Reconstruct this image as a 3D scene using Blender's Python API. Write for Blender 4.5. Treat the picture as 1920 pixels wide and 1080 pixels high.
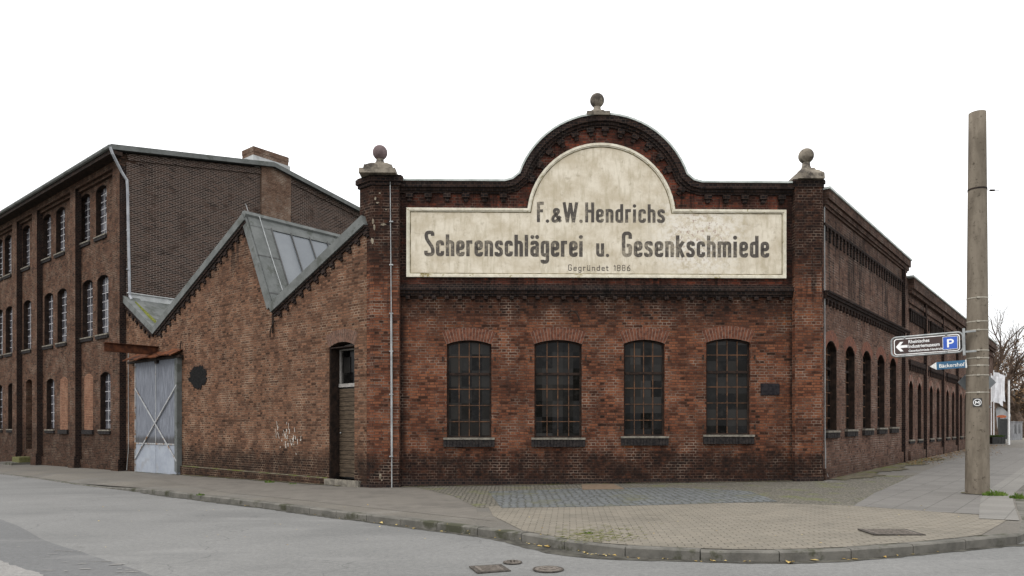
import bpy, bmesh, math, random
from math import sin, cos, pi, sqrt, atan2, radians as R
from mathutils import Vector, Matrix
from mathutils.geometry import tessellate_polygon
random.seed(7)
S = bpy.context.scene
for o in list(bpy.data.objects): bpy.data.objects.remove(o)

# ---------------------------------------------------------------- camera, sky, sun, exposure
F, CX, HY, EYE = 1350.0, 960.0, 800.0, 1.6          # focal length, centre column, horizon row (photo px), eye height
cam = bpy.data.objects.new('camera', bpy.data.cameras.new('camera'))
S.collection.objects.link(cam); S.camera = cam
cam.location = (0, 0, EYE); cam.rotation_euler = (R(90), 0, 0)
cam.data.sensor_width = 36; cam.data.lens = F/1920*36
cam.data.shift_y = (HY-540)/1920
cam.data.clip_end = 3000; cam.data.clip_start = 0.1

W = bpy.data.worlds.new('World'); S.world = W; W.use_nodes = True
nt = W.node_tree; nt.nodes.clear()
SUN_EL, SUN_AZ = 50, 232                            # overcast, brightest part behind the camera to its left
sky = nt.nodes.new('ShaderNodeTexSky'); sky.sky_type = 'NISHITA'; sky.sun_disc = False
sky.sun_elevation = R(SUN_EL); sky.sun_rotation = R(SUN_AZ)
tc = nt.nodes.new('ShaderNodeTexCoord'); sx = nt.nodes.new('ShaderNodeSeparateXYZ')
rp = nt.nodes.new('ShaderNodeValToRGB')             # overcast layer: brighter towards the zenith
rp.color_ramp.elements[0].position = 0.0; rp.color_ramp.elements[0].color = (.50, .505, .51, 1)
rp.color_ramp.elements[1].position = 1.0; rp.color_ramp.elements[1].color = (1, 1, 1, 1)
mul = nt.nodes.new('ShaderNodeVectorMath'); mul.operation = 'SCALE'; mul.inputs['Scale'].default_value = 21.0
mx = nt.nodes.new('ShaderNodeMix'); mx.data_type = 'RGBA'; mx.inputs['Factor'].default_value = 0.93
bg = nt.nodes.new('ShaderNodeBackground'); bg.inputs['Strength'].default_value = 0.12
wo = nt.nodes.new('ShaderNodeOutputWorld')
L = nt.links.new
L(tc.outputs['Generated'], sx.inputs[0]); L(sx.outputs['Z'], rp.inputs[0]); L(rp.outputs[0], mul.inputs[0])
L(sky.outputs[0], mx.inputs['A']); L(mul.outputs[0], mx.inputs['B']); L(mx.outputs['Result'], bg.inputs[0]); L(bg.outputs[0], wo.inputs[0])
sd = bpy.data.lights.new('sun', 'SUN'); sd.energy = 1.3; sd.angle = R(28); sd.color = (1, .97, .93)
so = bpy.data.objects.new('sun', sd); S.collection.objects.link(so)
az, el = R(SUN_AZ), R(SUN_EL)
sv = Vector((sin(az)*cos(el), cos(az)*cos(el), sin(el)))
so.rotation_euler = sv.to_track_quat('Z', 'Y').to_euler()
S.view_settings.view_transform = 'Standard'; S.view_settings.look = 'None'
S.view_settings.exposure = 0.0; S.view_settings.gamma = 1.0

# ---------------------------------------------------------------- node helper / materials
class NT:
    def __init__(s, name):
        s.m = bpy.data.materials.new(name); s.m.use_nodes = True; s.t = s.m.node_tree
        s.b = s.t.nodes['Principled BSDF']; s.b.inputs['Roughness'].default_value = .9
        s.uv = s.t.nodes.new('ShaderNodeTexCoord').outputs['UV']
    def n(s, typ, **kw):
        nd = s.t.nodes.new(typ)
        for k, v in kw.items():
            if hasattr(nd, k): setattr(nd, k, v)
        return nd
    def lk(s, a, b): s.t.links.new(a, b)
    def val(s, inp, v):
        if hasattr(v, 'is_output') or isinstance(v, bpy.types.NodeSocket): s.lk(v, inp)
        else: inp.default_value = v
    def math(s, op, a, b=0.0, clamp=False):
        nd = s.n('ShaderNodeMath', operation=op, use_clamp=clamp); s.val(nd.inputs[0], a); s.val(nd.inputs[1], b); return nd.outputs[0]
    def noise(s, scale, detail=4, rough=.6, vec=None, sc=(1, 1, 1)):
        mp = s.n('ShaderNodeMapping'); mp.inputs['Scale'].default_value = sc; s.lk(vec or s.uv, mp.inputs[0])
        nd = s.n('ShaderNodeTexNoise'); nd.inputs['Scale'].default_value = scale; nd.inputs['Detail'].default_value = detail
        nd.inputs['Roughness'].default_value = rough; s.lk(mp.outputs[0], nd.inputs['Vector']); return nd.outputs['Fac']
    def ramp(s, fac, stops, interp='LINEAR'):
        nd = s.n('ShaderNodeValToRGB'); cr = nd.color_ramp; cr.interpolation = interp
        while len(cr.elements) < len(stops): cr.elements.new(.5)
        for e, (p, c) in zip(cr.elements, stops):
            e.position = p; e.color = (*c, 1) if len(c) == 3 else c
        s.lk(fac, nd.inputs[0]); return nd.outputs[0]
    def rng(s, v, a, b, c=0., d=1.):
        nd = s.n('ShaderNodeMapRange', interpolation_type='SMOOTHSTEP'); s.val(nd.inputs[0], v)
        for i, x in enumerate((a, b, c, d)): s.val(nd.inputs[i+1], x)
        return nd.outputs[0]
    def mix(s, f, a, b, blend='MIX'):
        nd = s.n('ShaderNodeMix', data_type='RGBA', blend_type=blend); s.val(nd.inputs['Factor'], f)
        for k, v in (('A', a), ('B', b)):
            if isinstance(v, tuple): v = (*v, 1) if len(v) == 3 else v
            s.val(nd.inputs[k], v)
        return nd.outputs['Result']
    def sep(s, vec=None):
        nd = s.n('ShaderNodeSeparateXYZ'); s.lk(vec or s.uv, nd.inputs[0]); return nd.outputs
    def bump(s, h, strength=.4, dist=.01):
        nd = s.n('ShaderNodeBump'); nd.inputs['Strength'].default_value = strength; nd.inputs['Distance'].default_value = dist
        s.val(nd.inputs['Height'], h); s.lk(nd.outputs[0], s.b.inputs['Normal'])
    def out(s, col, rough=None, metal=None, spec=None):
        s.val(s.b.inputs['Base Color'], (*col, 1) if isinstance(col, tuple) and len(col) == 3 else col)
        if rough is not None: s.val(s.b.inputs['Roughness'], rough)
        if metal is not None: s.val(s.b.inputs['Metallic'], metal)
        if spec is not None: s.b.inputs['Specular IOR Level'].default_value = spec
        return s.m

def brick_mat(name, cols, mortar, bands=(), soot_shade_col=(.011, .0095, .009), patch=.35, mort_dark=(.055, .034, .026), bw=.25, rh=.0767, ms=.0105, squash=.5, soot_base=0., streak=(4.2, 5.5), corner_shade=(), mvis=(.42, .72)):
    n = NT(name)
    jit = n.noise(6, 2); jit2 = n.noise(1.1, 2)
    cb = n.n('ShaderNodeCombineXYZ'); n.lk(n.math('MULTIPLY', n.math('SUBTRACT', jit, .5), .02), cb.inputs[0])
    n.lk(n.math('ADD', n.math('MULTIPLY', n.math('SUBTRACT', jit, .5), .018), n.math('MULTIPLY', n.math('SUBTRACT', jit2, .5), .03)), cb.inputs[1])
    va = n.n('ShaderNodeVectorMath', operation='ADD'); n.lk(n.uv, va.inputs[0]); n.lk(cb.outputs[0], va.inputs[1])
    def bt(off):
        b = n.n('ShaderNodeTexBrick'); b.offset = .5; b.squash = squash; b.squash_frequency = 2
        b.inputs['Scale'].default_value = 1; b.inputs['Brick Width'].default_value = bw; b.inputs['Row Height'].default_value = rh
        b.inputs['Mortar Size'].default_value = ms; b.inputs['Mortar Smooth'].default_value = .35; b.inputs['Bias'].default_value = 0
        b.inputs['Color1'].default_value = (0, 0, 0, 1); b.inputs['Color2'].default_value = (1, 1, 1, 1); b.inputs['Mortar'].default_value = (.5, .5, .5, 1)
        n.lk(va.outputs[0], b.inputs['Vector']); return b
    b = bt(0)
    k = len(cols)
    big = n.noise(.7, 5, .65)
    sel = n.math('ADD', n.math('MULTIPLY', b.outputs['Color'], .75), n.math('MULTIPLY', n.math('SUBTRACT', big, .4), 1.0*patch*2))
    c = n.ramp(sel, [((i+.0)/(k-1) if k > 1 else 0, cc) for i, cc in enumerate(cols)])
    fine = n.noise(38, 5, .7)
    c = n.mix(.55, c, n.ramp(fine, [(.3, (.35, .35, .36)), (.7, (1.35, 1.3, 1.25))]), 'MULTIPLY')
    mv = n.rng(n.noise(1.4, 5, .7), mvis[0], mvis[1])
    mc = n.mix(mv, mort_dark, mortar)
    c = n.mix(n.math('MULTIPLY', b.outputs['Fac'], .92), c, mc)
    v = n.sep()[1]; nz = n.noise(1.7, 6, .72, sc=(1, .55, 1)); nz2 = n.noise(7, 4, .7)
    vj = n.math('ADD', v, n.math('MULTIPLY', n.math('SUBTRACT', nz, .5), 1.6))
    tot = None
    for z0, z1, amt, fe in bands:
        m = n.math('MULTIPLY', n.rng(vj, z0-fe, z0+fe), n.rng(vj, z1-fe, z1+fe, 1., 0.)); m = n.math('MULTIPLY', m, amt)
        tot = m if tot is None else n.math('MAXIMUM', tot, m)
    if soot_base:
        m = n.math('MULTIPLY', n.rng(n.noise(.55, 6, .7), .42, .62), soot_base)
        tot = m if tot is None else n.math('MAXIMUM', tot, m)
    # run-off streaks hanging from ledges
    sk = n.noise(1.9, 5, .7, sc=(1.6, .12, 1)); m = n.math('MULTIPLY', n.rng(sk, .48, .6), n.math('MULTIPLY', n.rng(v, streak[0], streak[1]), .9))
    tot = m if tot is None else n.math('MAXIMUM', tot, m)
    u = n.sep()[0]
    for uc_, wd_ in corner_shade:
        dd = n.math('ABSOLUTE', n.math('SUBTRACT', n.math('ADD', u, n.math('MULTIPLY', n.math('SUBTRACT', nz2, .5), .25)), uc_))
        tot = n.math('MAXIMUM', tot, n.rng(dd, wd_*.3, wd_, .93, 0.))  # corner soot doubling as painted occlusion shade beside the piers
    if tot is not None:
        tot = n.math('MULTIPLY', tot, n.rng(nz2, .2, .6, .55, 1.), clamp=True)
        # soot and corner shade spare part of the joints
        tot = n.math('MULTIPLY', tot, n.math('SUBTRACT', 1., n.math('MULTIPLY', b.outputs['Fac'], n.rng(n.noise(.9, 5, .7), .42, .6, .15, .85))))
        c = n.mix(tot, c, soot_shade_col)
    n.bump(n.math('ADD', n.math('MULTIPLY', b.outputs['Fac'], -1.), n.math('MULTIPLY', fine, .5)), .7, .012)
    return n.out(c, .95, spec=.04)

def noisy(name, c1, c2, scale=3, detail=6, rough=.85, bump=.3, metal=None, sc=(1, 1, 1), lo=.35, hi=.65, dist=.01, c3=None, s3=.6, lo3=.52, hi3=.62, spec=None):
    n = NT(name); n.uv = n.uv.node.outputs['Object']; f = n.noise(scale, detail, .65, sc=sc)
    c = n.mix(n.rng(f, lo, hi), c1, c2)
    if c3: c = n.mix(n.rng(n.noise(s3, 6, .7), lo3, hi3), c, c3)
    if bump: n.bump(n.noise(scale*6, 4), bump, dist)
    return n.out(c, rough, metal, spec if spec is not None else (.5 if metal or rough < .7 else .08))

CU0, CU1 = .95, 12.05
RED = [(.026, .016, .012), (.092, .037, .023), (.16, .06, .034), (.21, .085, .046), (.1, .048, .034), (.32, .108, .04)]
BRN = [(.036, .022, .016), (.125, .065, .042), (.2, .106, .066), (.08, .046, .033), (.265, .142, .085)]
MILL = [(.03, .02, .015), (.09, .05, .034), (.135, .072, .048), (.06, .038, .028), (.17, .088, .056)]
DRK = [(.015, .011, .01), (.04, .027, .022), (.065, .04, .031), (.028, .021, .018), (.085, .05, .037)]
SIDE = [(.045, .027, .022), (.115, .068, .052), (.165, .095, .07), (.09, .054, .043), (.2, .112, .078)]
M = {}
M['front'] = brick_mat('front_brick', RED, (.28, .22, .175), bands=[(-2, .95, .93, .28), (4.55, 20, .8, .45)], patch=.5, soot_base=.55, streak=(3.9, 5.2), corner_shade=((CU0, .3), (CU1, .25)))
M['pier'] = brick_mat('pier_brick', RED, (.28, .225, .18), bands=[(-2, .85, .95, .25), (5.9, 20, .93, .7)], patch=.35, soot_base=.35)
M['gable_top'] = brick_mat('parapet_brick', [(.03, .017, .014), (.09, .032, .024), (.18, .052, .03), (.06, .028, .023), (.24, .07, .036)], (.15, .11, .09), patch=.4, soot_base=.9, corner_shade=((CU0, .5), (CU1, .5)))
M['cornice'] = brick_mat('soot_shade_brick', [(.012, .011, .012), (.02, .017, .017), (.035, .024, .021), (.016, .014, .015), (.12, .042, .024)], (.07, .06, .052), squash=1., bw=.125, ms=.01, patch=.1)  # soot on cornices, painted shade on pilaster and pier flanks
M['left'] = brick_mat('workshop_brick', BRN, (.34, .26, .19), bands=[(-2, .85, .85, .3), (6.6, 20, .3, .4)], streak=(6.3, 7.5), patch=.3, soot_base=.12, mort_dark=(.085, .055, .038))
M['side'] = brick_mat('side_brick', SIDE, (.28, .235, .2), bands=[(-2, .5, .4, .3), (6.6, 20, .5, .4)], patch=.2, soot_base=.1, mort_dark=(.075, .052, .042))
M['mill'] = brick_mat('mill_brick', MILL, (.26, .21, .165), bands=[(-2, 1.8, .5, .5), (12, 20, .5, .5)], patch=.25, soot_base=.15, mort_dark=(.055, .038, .03), streak=(90, 91))
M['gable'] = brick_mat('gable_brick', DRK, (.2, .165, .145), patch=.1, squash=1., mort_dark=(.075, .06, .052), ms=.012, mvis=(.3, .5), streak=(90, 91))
M['stack'] = brick_mat('chimney_brick', [(.1, .065, .048), (.17, .11, .08), (.13, .085, .062)], (.34, .3, .25), patch=.15, streak=(90, 91))
M['infill'] = brick_mat('infill_brick', [(.17, .09, .06), (.26, .14, .09), (.21, .11, .075)], (.27, .2, .145), patch=.3, streak=(90, 91))
M['arch_red'] = noisy('arch_brick_red', (.075, .032, .023), (.165, .068, .042), 9, 5, .9, .5)
M['arch_brown'] = noisy('arch_brick_brown', (.08, .05, .038), (.16, .09, .065), 9, 5, .9, .5)
M['mortar'] = noisy('mortar', (.16, .13, .11), (.27, .22, .18), 12)
M['black_brick'] = noisy('sill_brick', (.014, .013, .014), (.035, .03, .028), 14, 5, .85, .5)
M['stone'] = noisy('stone', (.13, .112, .09), (.24, .21, .17), 3, 8, .9, .5, c3=(.06, .052, .045), s3=2.2, lo3=.46, hi3=.6)
M['sill'] = noisy('stone_sill', (.11, .1, .085), (.22, .2, .165), 6, 8, .9, .4)
M['zinc'] = noisy('zinc', (.098, .104, .1), (.135, .141, .137), 2.5, 6, .7, .15, c3=(.075, .08, .072), s3=1.5, spec=.15)
M['zinc_light'] = noisy('zinc_light', (.24, .25, .255), (.38, .39, .39), 3, 5, .5, .1, spec=.4)
M['coping'] = noisy('coping_metal', (.3, .33, .31), (.45, .48, .46), 3, 5, .55, .1, spec=.4)
M['flash'] = noisy('lead_flashing_white', (.3, .31, .31), (.42, .43, .43), 3, 5, .6, .1)
M['zinc_pipe'] = noisy('zinc_pipe', (.22, .23, .25), (.32, .33, .35), 3, 5, .5, .1)
M['tar'] = noisy('roof_felt', (.04, .04, .04), (.07, .07, .065), 2)
M['rust'] = noisy('rusty_steel', (.06, .025, .015), (.17, .06, .025), 4, 6, .85, .4, c3=(.025, .015, .012), s3=2)
M['iron'] = noisy('dark_iron', (.015, .013, .012), (.04, .028, .022), 8, 4, .7, .3)
M['blackpatch'] = noisy('black_bitumen', (.006, .006, .006), (.014, .013, .013), 9, 5, .9, .8, spec=.1)
M['bars'] = noisy('window_bars_brown', (.045, .03, .023), (.15, .075, .04), 5, 5, .8, .3)
M['frame_dark'] = noisy('window_frame_dark', (.014, .011, .01), (.035, .023, .018), 6, 4, .8, .2)
M['bars_white'] = noisy('window_bars_white', (.26, .25, .26), (.42, .41, .42), 5, 5, .6, .2)
M['wood'] = noisy('door_wood', (.045, .034, .025), (.105, .078, .054), 3, 8, .85, .5, sc=(1, 1, 9))
M['wood_grey'] = noisy('weathered_wood_frame', (.2, .19, .175), (.34, .32, .3), 5, 6, .8, .4)
M['pole'] = noisy('pole_concrete', (.125, .105, .082), (.19, .162, .128), 2.2, 10, .95, .6, sc=(2, 2, .5), c3=(.075, .062, .048), s3=11, lo3=.56, hi3=.68)
M['galv'] = noisy('galvanised', (.2, .21, .21), (.32, .33, .33), 6, 4, .45, .1, metal=.5)
M['strap'] = noisy('steel_strap', (.27, .245, .2), (.4, .37, .31), 8, 3, .5, .1)
M['white'] = noisy('white_paint', (.72, .72, .72), (.82, .82, .81), 4, 3, .5, 0)
M['brown_sign'] = noisy('sign_brown', (.028, .011, .008), (.036, .015, .011), 3, 3, .4, 0)
M['blue_sign'] = noisy('sign_blue', (.01, .06, .34), (.02, .085, .42), 3, 3, .4, 0)
M['street_blue'] = noisy('street_sign_blue', (.012, .07, .14), (.02, .1, .19), 9, 4, .5, 0)
M['letter_worn'] = noisy('letters_worn_white', (.5, .5, .48), (.75, .75, .73), 20, 3, .5, 0)
M['sign_back'] = noisy('sign_back_grey', (.11, .12, .125), (.16, .17, .175), 3, 3, .6, 0)
M['black'] = noisy('black_paint', (.012, .012, .012), (.025, .025, .024), 5, 3, .5, 0)
M['plaque'] = noisy('plaque_bronze', (.012, .011, .013), (.026, .023, .025), 14, 3, .8, .2)
M['orange'] = noisy('orange_sign', (.4, .08, .025), (.5, .13, .03), 5, 3, .5, 0)
M['lead'] = noisy('steel_beam', (.04, .018, .012), (.1, .038, .02), 5, 6, .85, .3)
M['moss'] = noisy('moss', (.07, .08, .02), (.15, .155, .035), 12, 5, .95, .8)
M['flag'] = noisy('flag_cloth', (.7, .7, .72), (.82, .82, .84), 3, 3, .8, 0)
M['render'] = noisy('house_render', (.2, .2, .21), (.28, .28, .285), 1, 3, .9, .1)
M['bark'] = noisy('bark', (.05, .036, .028), (.12, .085, .065), 3, 6, .95, .6)
M['leafbrown'] = noisy('dry_leaves', (.09, .055, .03), (.16, .1, .055), 3, 3, .9, 0)
M['leafyellow'] = noisy('yellow_leaves', (.33, .22, .07), (.5, .4, .18), 6, 2, .8, 0)
M['leaflitter'] = noisy('brown_leaves', (.16, .09, .04), (.34, .2, .08), 6, 2, .9, 0)
M['grass'] = noisy('grass', (.045, .08, .012), (.1, .15, .028), 6, 2, .9, 0)
M['hedge'] = noisy('hedge_leaves', (.02, .04, .012), (.06, .085, .02), 4, 3, .9, 0)
M['roofglass'] = noisy('skylight_glass', (.13, .142, .155), (.165, .178, .19), .6, 3, .35, 0, spec=.3)

def glass_mat(name, lo, hi, rough, cw, ch, spec=.25, off=0.):
    """dirty panes: each pane (cw x ch metres) has its own grime, lighter tone as painted sky reflection, and a slightly different lie"""
    n = NT(name); u, v, _ = n.sep()
    cb = n.n('ShaderNodeCombineXYZ'); n.lk(n.math('FLOOR', n.math('ADD', n.math('DIVIDE', u, cw), off)), cb.inputs[0]); n.lk(n.math('FLOOR', n.math('DIVIDE', v, ch)), cb.inputs[1])
    oi = n.n('ShaderNodeObjectInfo'); n.lk(n.math('MULTIPLY', oi.outputs['Random'], 50.), cb.inputs[2])
    wn = n.n('ShaderNodeTexWhiteNoise'); n.lk(cb.outputs[0], wn.inputs[0]); r = wn.outputs['Value']
    g = n.noise(4, 6, .7)
    c = n.mix(n.math('MULTIPLY', r, r), lo, hi); c = n.mix(n.math('MULTIPLY', n.rng(g, .45, .75), .5), c, hi)  # lighter panes imitate sky reflection, noise adds the grime
    n.out(c, n.math('ADD', n.math('MULTIPLY', r, .15), rough), spec=spec)
    sub = n.n('ShaderNodeVectorMath', operation='SUBTRACT'); n.lk(wn.outputs['Color'], sub.inputs[0]); sub.inputs[1].default_value = (.5, .5, .5)
    sc = n.n('ShaderNodeVectorMath', operation='SCALE'); n.lk(sub.outputs[0], sc.inputs[0]); sc.inputs['Scale'].default_value = .12
    ge = n.n('ShaderNodeNewGeometry'); ad = n.n('ShaderNodeVectorMath', operation='ADD'); n.lk(ge.outputs['Normal'], ad.inputs[0]); n.lk(sc.outputs[0], ad.inputs[1])
    nm = n.n('ShaderNodeVectorMath', operation='NORMALIZE'); n.lk(ad.outputs[0], nm.inputs[0]); n.lk(nm.outputs[0], n.b.inputs['Normal'])
    return n.m
M['glass'] = glass_mat('dirty_glass', (.0015, .0015, .0015), (.028, .026, .024), .08, .29, .455, .13)
M['glass_mill'] = glass_mat('mill_glass', (.03, .03, .035), (.11, .11, .125), .05, .3, .36, .6, .5)

def plaster():
    n = NT('sign_plaster')
    a = n.noise(1.3, 8, .68); b = n.noise(4.5, 8, .72); s = n.noise(2.5, 6, .7, sc=(3, .5, 1)); u, v, _ = n.sep()
    c = n.mix(n.rng(a, .36, .64), (.46, .4, .3), (.63, .575, .475))
    c = n.mix(n.math('MULTIPLY', n.rng(s, .48, .62), .5), c, (.37, .32, .225))
    c = n.mix(n.math('MULTIPLY', n.rng(b, .56, .66), .5), c, (.3, .255, .185))
    # worn area under the right shoulder
    d = n.n('ShaderNodeVectorMath', operation='DISTANCE'); n.lk(n.uv, d.inputs[0]); d.inputs[1].default_value = (9.35, 6.95, 0)
    w = n.math('MULTIPLY', n.rng(d.outputs['Value'], .5, 1.9, 1., 0.), n.rng(n.noise(6, 7, .75), .44, .56))
    c = n.mix(w, c, (.64, .6, .53))
    w2 = n.math('MULTIPLY', n.rng(d.outputs['Value'], .3, 1.2, 1., 0.), n.rng(n.noise(9, 6, .7, sc=(1.3, 1, 1)), .55, .6))
    c = n.mix(w2, c, (.36, .28, .23))
    sp = n.rng(n.noise(30, 3, .6), .7, .76); c = n.mix(n.math('MULTIPLY', sp, .7), c, (.12, .1, .08))
    n.bump(b, .3, .01)
    return n.out(c, .95)
M['plaster'] = plaster()
M['plaster_frame'] = noisy('plaster_frame', (.5, .46, .37), (.66, .62, .52), 6, 6, .9, .3, c3=(.24, .2, .09), s3=3, lo3=.56, hi3=.66)
def letter_mat():
    n = NT('sign_lettering'); a = n.noise(11, 7, .75); b = n.noise(1.6, 5, .6)
    f = n.math('ADD', n.math('MULTIPLY', a, .6), n.math('MULTIPLY', b, .6))
    c = n.mix(n.rng(f, .56, .78), (.06, .052, .046), (.27, .235, .18))
    return n.out(c, .95)
M['letters'] = letter_mat()

def road_mat(name, c1, c2, speck=.5):
    n = NT(name); a = n.noise(.35, 6, .6); f = n.noise(55, 4, .8); g = n.noise(160, 2, .8); st = n.noise(.6, 5, .6, sc=(.5, 1.6, 1))
    c = n.mix(n.rng(a, .3, .7), c1, c2)
    c = n.mix(.6, c, n.ramp(f, [(.3, (.55, .55, .55)), (.7, (1.4, 1.4, 1.39))]), 'MULTIPLY')
    mid = n.noise(13, 7, .85); c = n.mix(.8, c, n.ramp(mid, [(.34, (.62, .62, .62)), (.66, (1.34, 1.34, 1.33))]), 'MULTIPLY')
    tr = n.noise(.25, 5, .65, sc=(1, 2.2, 1)); c = n.mix(n.math('MULTIPLY', n.rng(tr, .48, .64), .3), c, (.07, .07, .068))
    c = n.mix(n.math('MULTIPLY', n.rng(g, .62, .7), speck), c, (.27, .26, .245))
    c = n.mix(n.math('MULTIPLY', n.rng(st, .56, .68), .22), c, (.22, .215, .205))
    cr = n.n('ShaderNodeTexVoronoi', feature='DISTANCE_TO_EDGE'); cr.inputs['Scale'].default_value = .16
    jj = n.n('ShaderNodeVectorMath', operation='ADD'); nn = n.n('ShaderNodeTexNoise'); nn.inputs['Scale'].default_value = 1.3; n.lk(n.uv, nn.inputs['Vector'])
    n.lk(n.uv, jj.inputs[0]); n.lk(nn.outputs['Color'], jj.inputs[1]); n.lk(jj.outputs[0], cr.inputs['Vector'])
    c = n.mix(n.rng(cr.outputs['Distance'], .0, .0022, .45, 0.), c, (.04, .04, .038))
    n.bump(f, .5, .006)
    return n.out(c, .9)
M['asphalt'] = road_mat('asphalt', (.118, .117, .113), (.145, .143, .138))
M['asphalt_dark'] = road_mat('asphalt_patch', (.085, .085, .085), (.1, .1, .1), .25)
M['concrete_pale'] = road_mat('pale_patch', (.16, .155, .147), (.21, .2, .19))
M['walk'] = road_mat('pavement_asphalt', (.088, .078, .064), (.12, .107, .088), .3)
def tile_mat(name, cols, joint, bw, rh, ms, off=.5, squash=1., moss=0., rot=0., mossc=(.09, .1, .03), jv=.9):
    n = NT(name)
    mp = n.n('ShaderNodeMapping'); mp.inputs['Rotation'].default_value = (0, 0, rot); n.lk(n.uv, mp.inputs[0])
    b = n.n('ShaderNodeTexBrick'); b.offset = off; b.squash = squash; b.squash_frequency = 2
    for k, v in (('Scale', 1), ('Brick Width', bw), ('Row Height', rh), ('Mortar Size', ms), ('Mortar Smooth', .3), ('Bias', 0)): b.inputs[k].default_value = v
    b.inputs['Color1'].default_value = (0, 0, 0, 1); b.inputs['Color2'].default_value = (1, 1, 1, 1); b.inputs['Mortar'].default_value = (.5,)*3+(1,)
    n.lk(mp.outputs[0], b.inputs['Vector'])
    k = len(cols); c = n.ramp(n.math('ADD', n.math('MULTIPLY', b.outputs['Color'], .8), n.math('MULTIPLY', n.math('SUBTRACT', n.noise(.5, 5), .4), .8)), [(i/(k-1), x) for i, x in enumerate(cols)])
    f = n.noise(40, 5, .75); c = n.mix(.45, c, n.ramp(f, [(.3, (.6, .6, .6)), (.7, (1.3, 1.3, 1.3))]), 'MULTIPLY')
    c = n.mix(n.math('MULTIPLY', n.rng(n.noise(.45, 6, .7), .5, .68), .4), c, tuple(x*.45 for x in cols[0]))
    c = n.mix(n.math('MULTIPLY', b.outputs['Fac'], n.rng(n.noise(1.3, 4), .3, .6, jv*.5, jv)), c, joint)
    if moss: c = n.mix(n.math('MULTIPLY', n.rng(n.noise(1.1, 7, .75), .62-moss*.3, .72-moss*.2), .8), c, mossc)
    n.bump(n.math('ADD', n.math('MULTIPLY', b.outputs['Fac'], -1.), n.math('MULTIPLY', f, .3)), .6, .008)
    return n.out(c, .92)
M['pavers'] = tile_mat('beige_pavers', [(.125, .11, .084), (.175, .152, .118), (.145, .128, .1), (.2, .175, .137)], (.04, .034, .022), .22, .11, .009, moss=.0, rot=.08)
M['slabs'] = tile_mat('grey_slabs', [(.1, .093, .084), (.128, .12, .109), (.113, .105, .096)], (.042, .038, .031), .5, .5, .008, off=0., rot=R(39.2))
M['slabs_big'] = tile_mat('pavement_slabs', [(.09, .08, .067), (.118, .105, .088), (.103, .092, .077)], (.05, .044, .035), .35, .35, .008, rot=R(-39.8), jv=.5, moss=.0)
def cobble_mat(name, scale, cols, joint, moss=0., mossc=(.1, .11, .03)):
    n = NT(name)
    v = n.n('ShaderNodeTexVoronoi', feature='DISTANCE_TO_EDGE'); v.inputs['Scale'].default_value = scale; v.inputs['Randomness'].default_value = .45
    v2 = n.n('ShaderNodeTexVoronoi', feature='F1'); v2.inputs['Scale'].default_value = scale; v2.inputs['Randomness'].default_value = .45
    n.lk(n.uv, v.inputs['Vector']); n.lk(n.uv, v2.inputs['Vector'])
    k = len(cols); sx_ = n.n('ShaderNodeSeparateColor'); n.lk(v2.outputs['Color'], sx_.inputs[0])
    c = n.ramp(sx_.outputs[0], [(i/(k-1), x) for i, x in enumerate(cols)])
    f = n.noise(35, 4, .7); c = n.mix(.5, c, n.ramp(f, [(.3, (.6, .6, .6)), (.7, (1.3, 1.3, 1.3))]), 'MULTIPLY')
    e = n.rng(v.outputs['Distance'], .04, .14)
    c = n.mix(e, joint, c)
    if moss: c = n.mix(n.math('MULTIPLY', n.rng(n.noise(.9, 8, .75), .62-moss*.32, .74-moss*.3), .85), c, mossc)
    n.bump(n.rng(v.outputs['Distance'], 0., .3), 1., .03)
    return n.out(c, .85)
M['cobble_dark'] = cobble_mat('blue_grey_cobbles', 6.2, [(.075, .08, .083), (.125, .132, .134), (.095, .1, .102)], (.04, .041, .033), .35, (.085, .085, .05))
M['cobble_moss'] = cobble_mat('mossy_cobbles', 9.5, [(.1, .09, .07), (.15, .135, .106), (.12, .108, .086)], (.04, .036, .024), .35, (.1, .105, .035))
M['dirt'] = noisy('dirt_moss', (.07, .06, .042), (.13, .113, .083), 6, 7, .95, .8, c3=(.085, .09, .025), s3=1.4, lo3=.48, hi3=.6)
M['kerb'] = noisy('kerb_stone', (.09, .086, .076), (.14, .132, .117), 3, 7, .9, .5, c3=(.055, .055, .038), s3=1.1)
M['earth'] = noisy('far_ground', (.12, .12, .09), (.18, .17, .13), .3, 6, .95, .2)
M['cover'] = noisy('iron_cover', (.095, .083, .072), (.17, .148, .128), 30, 4, .8, .8)

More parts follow.
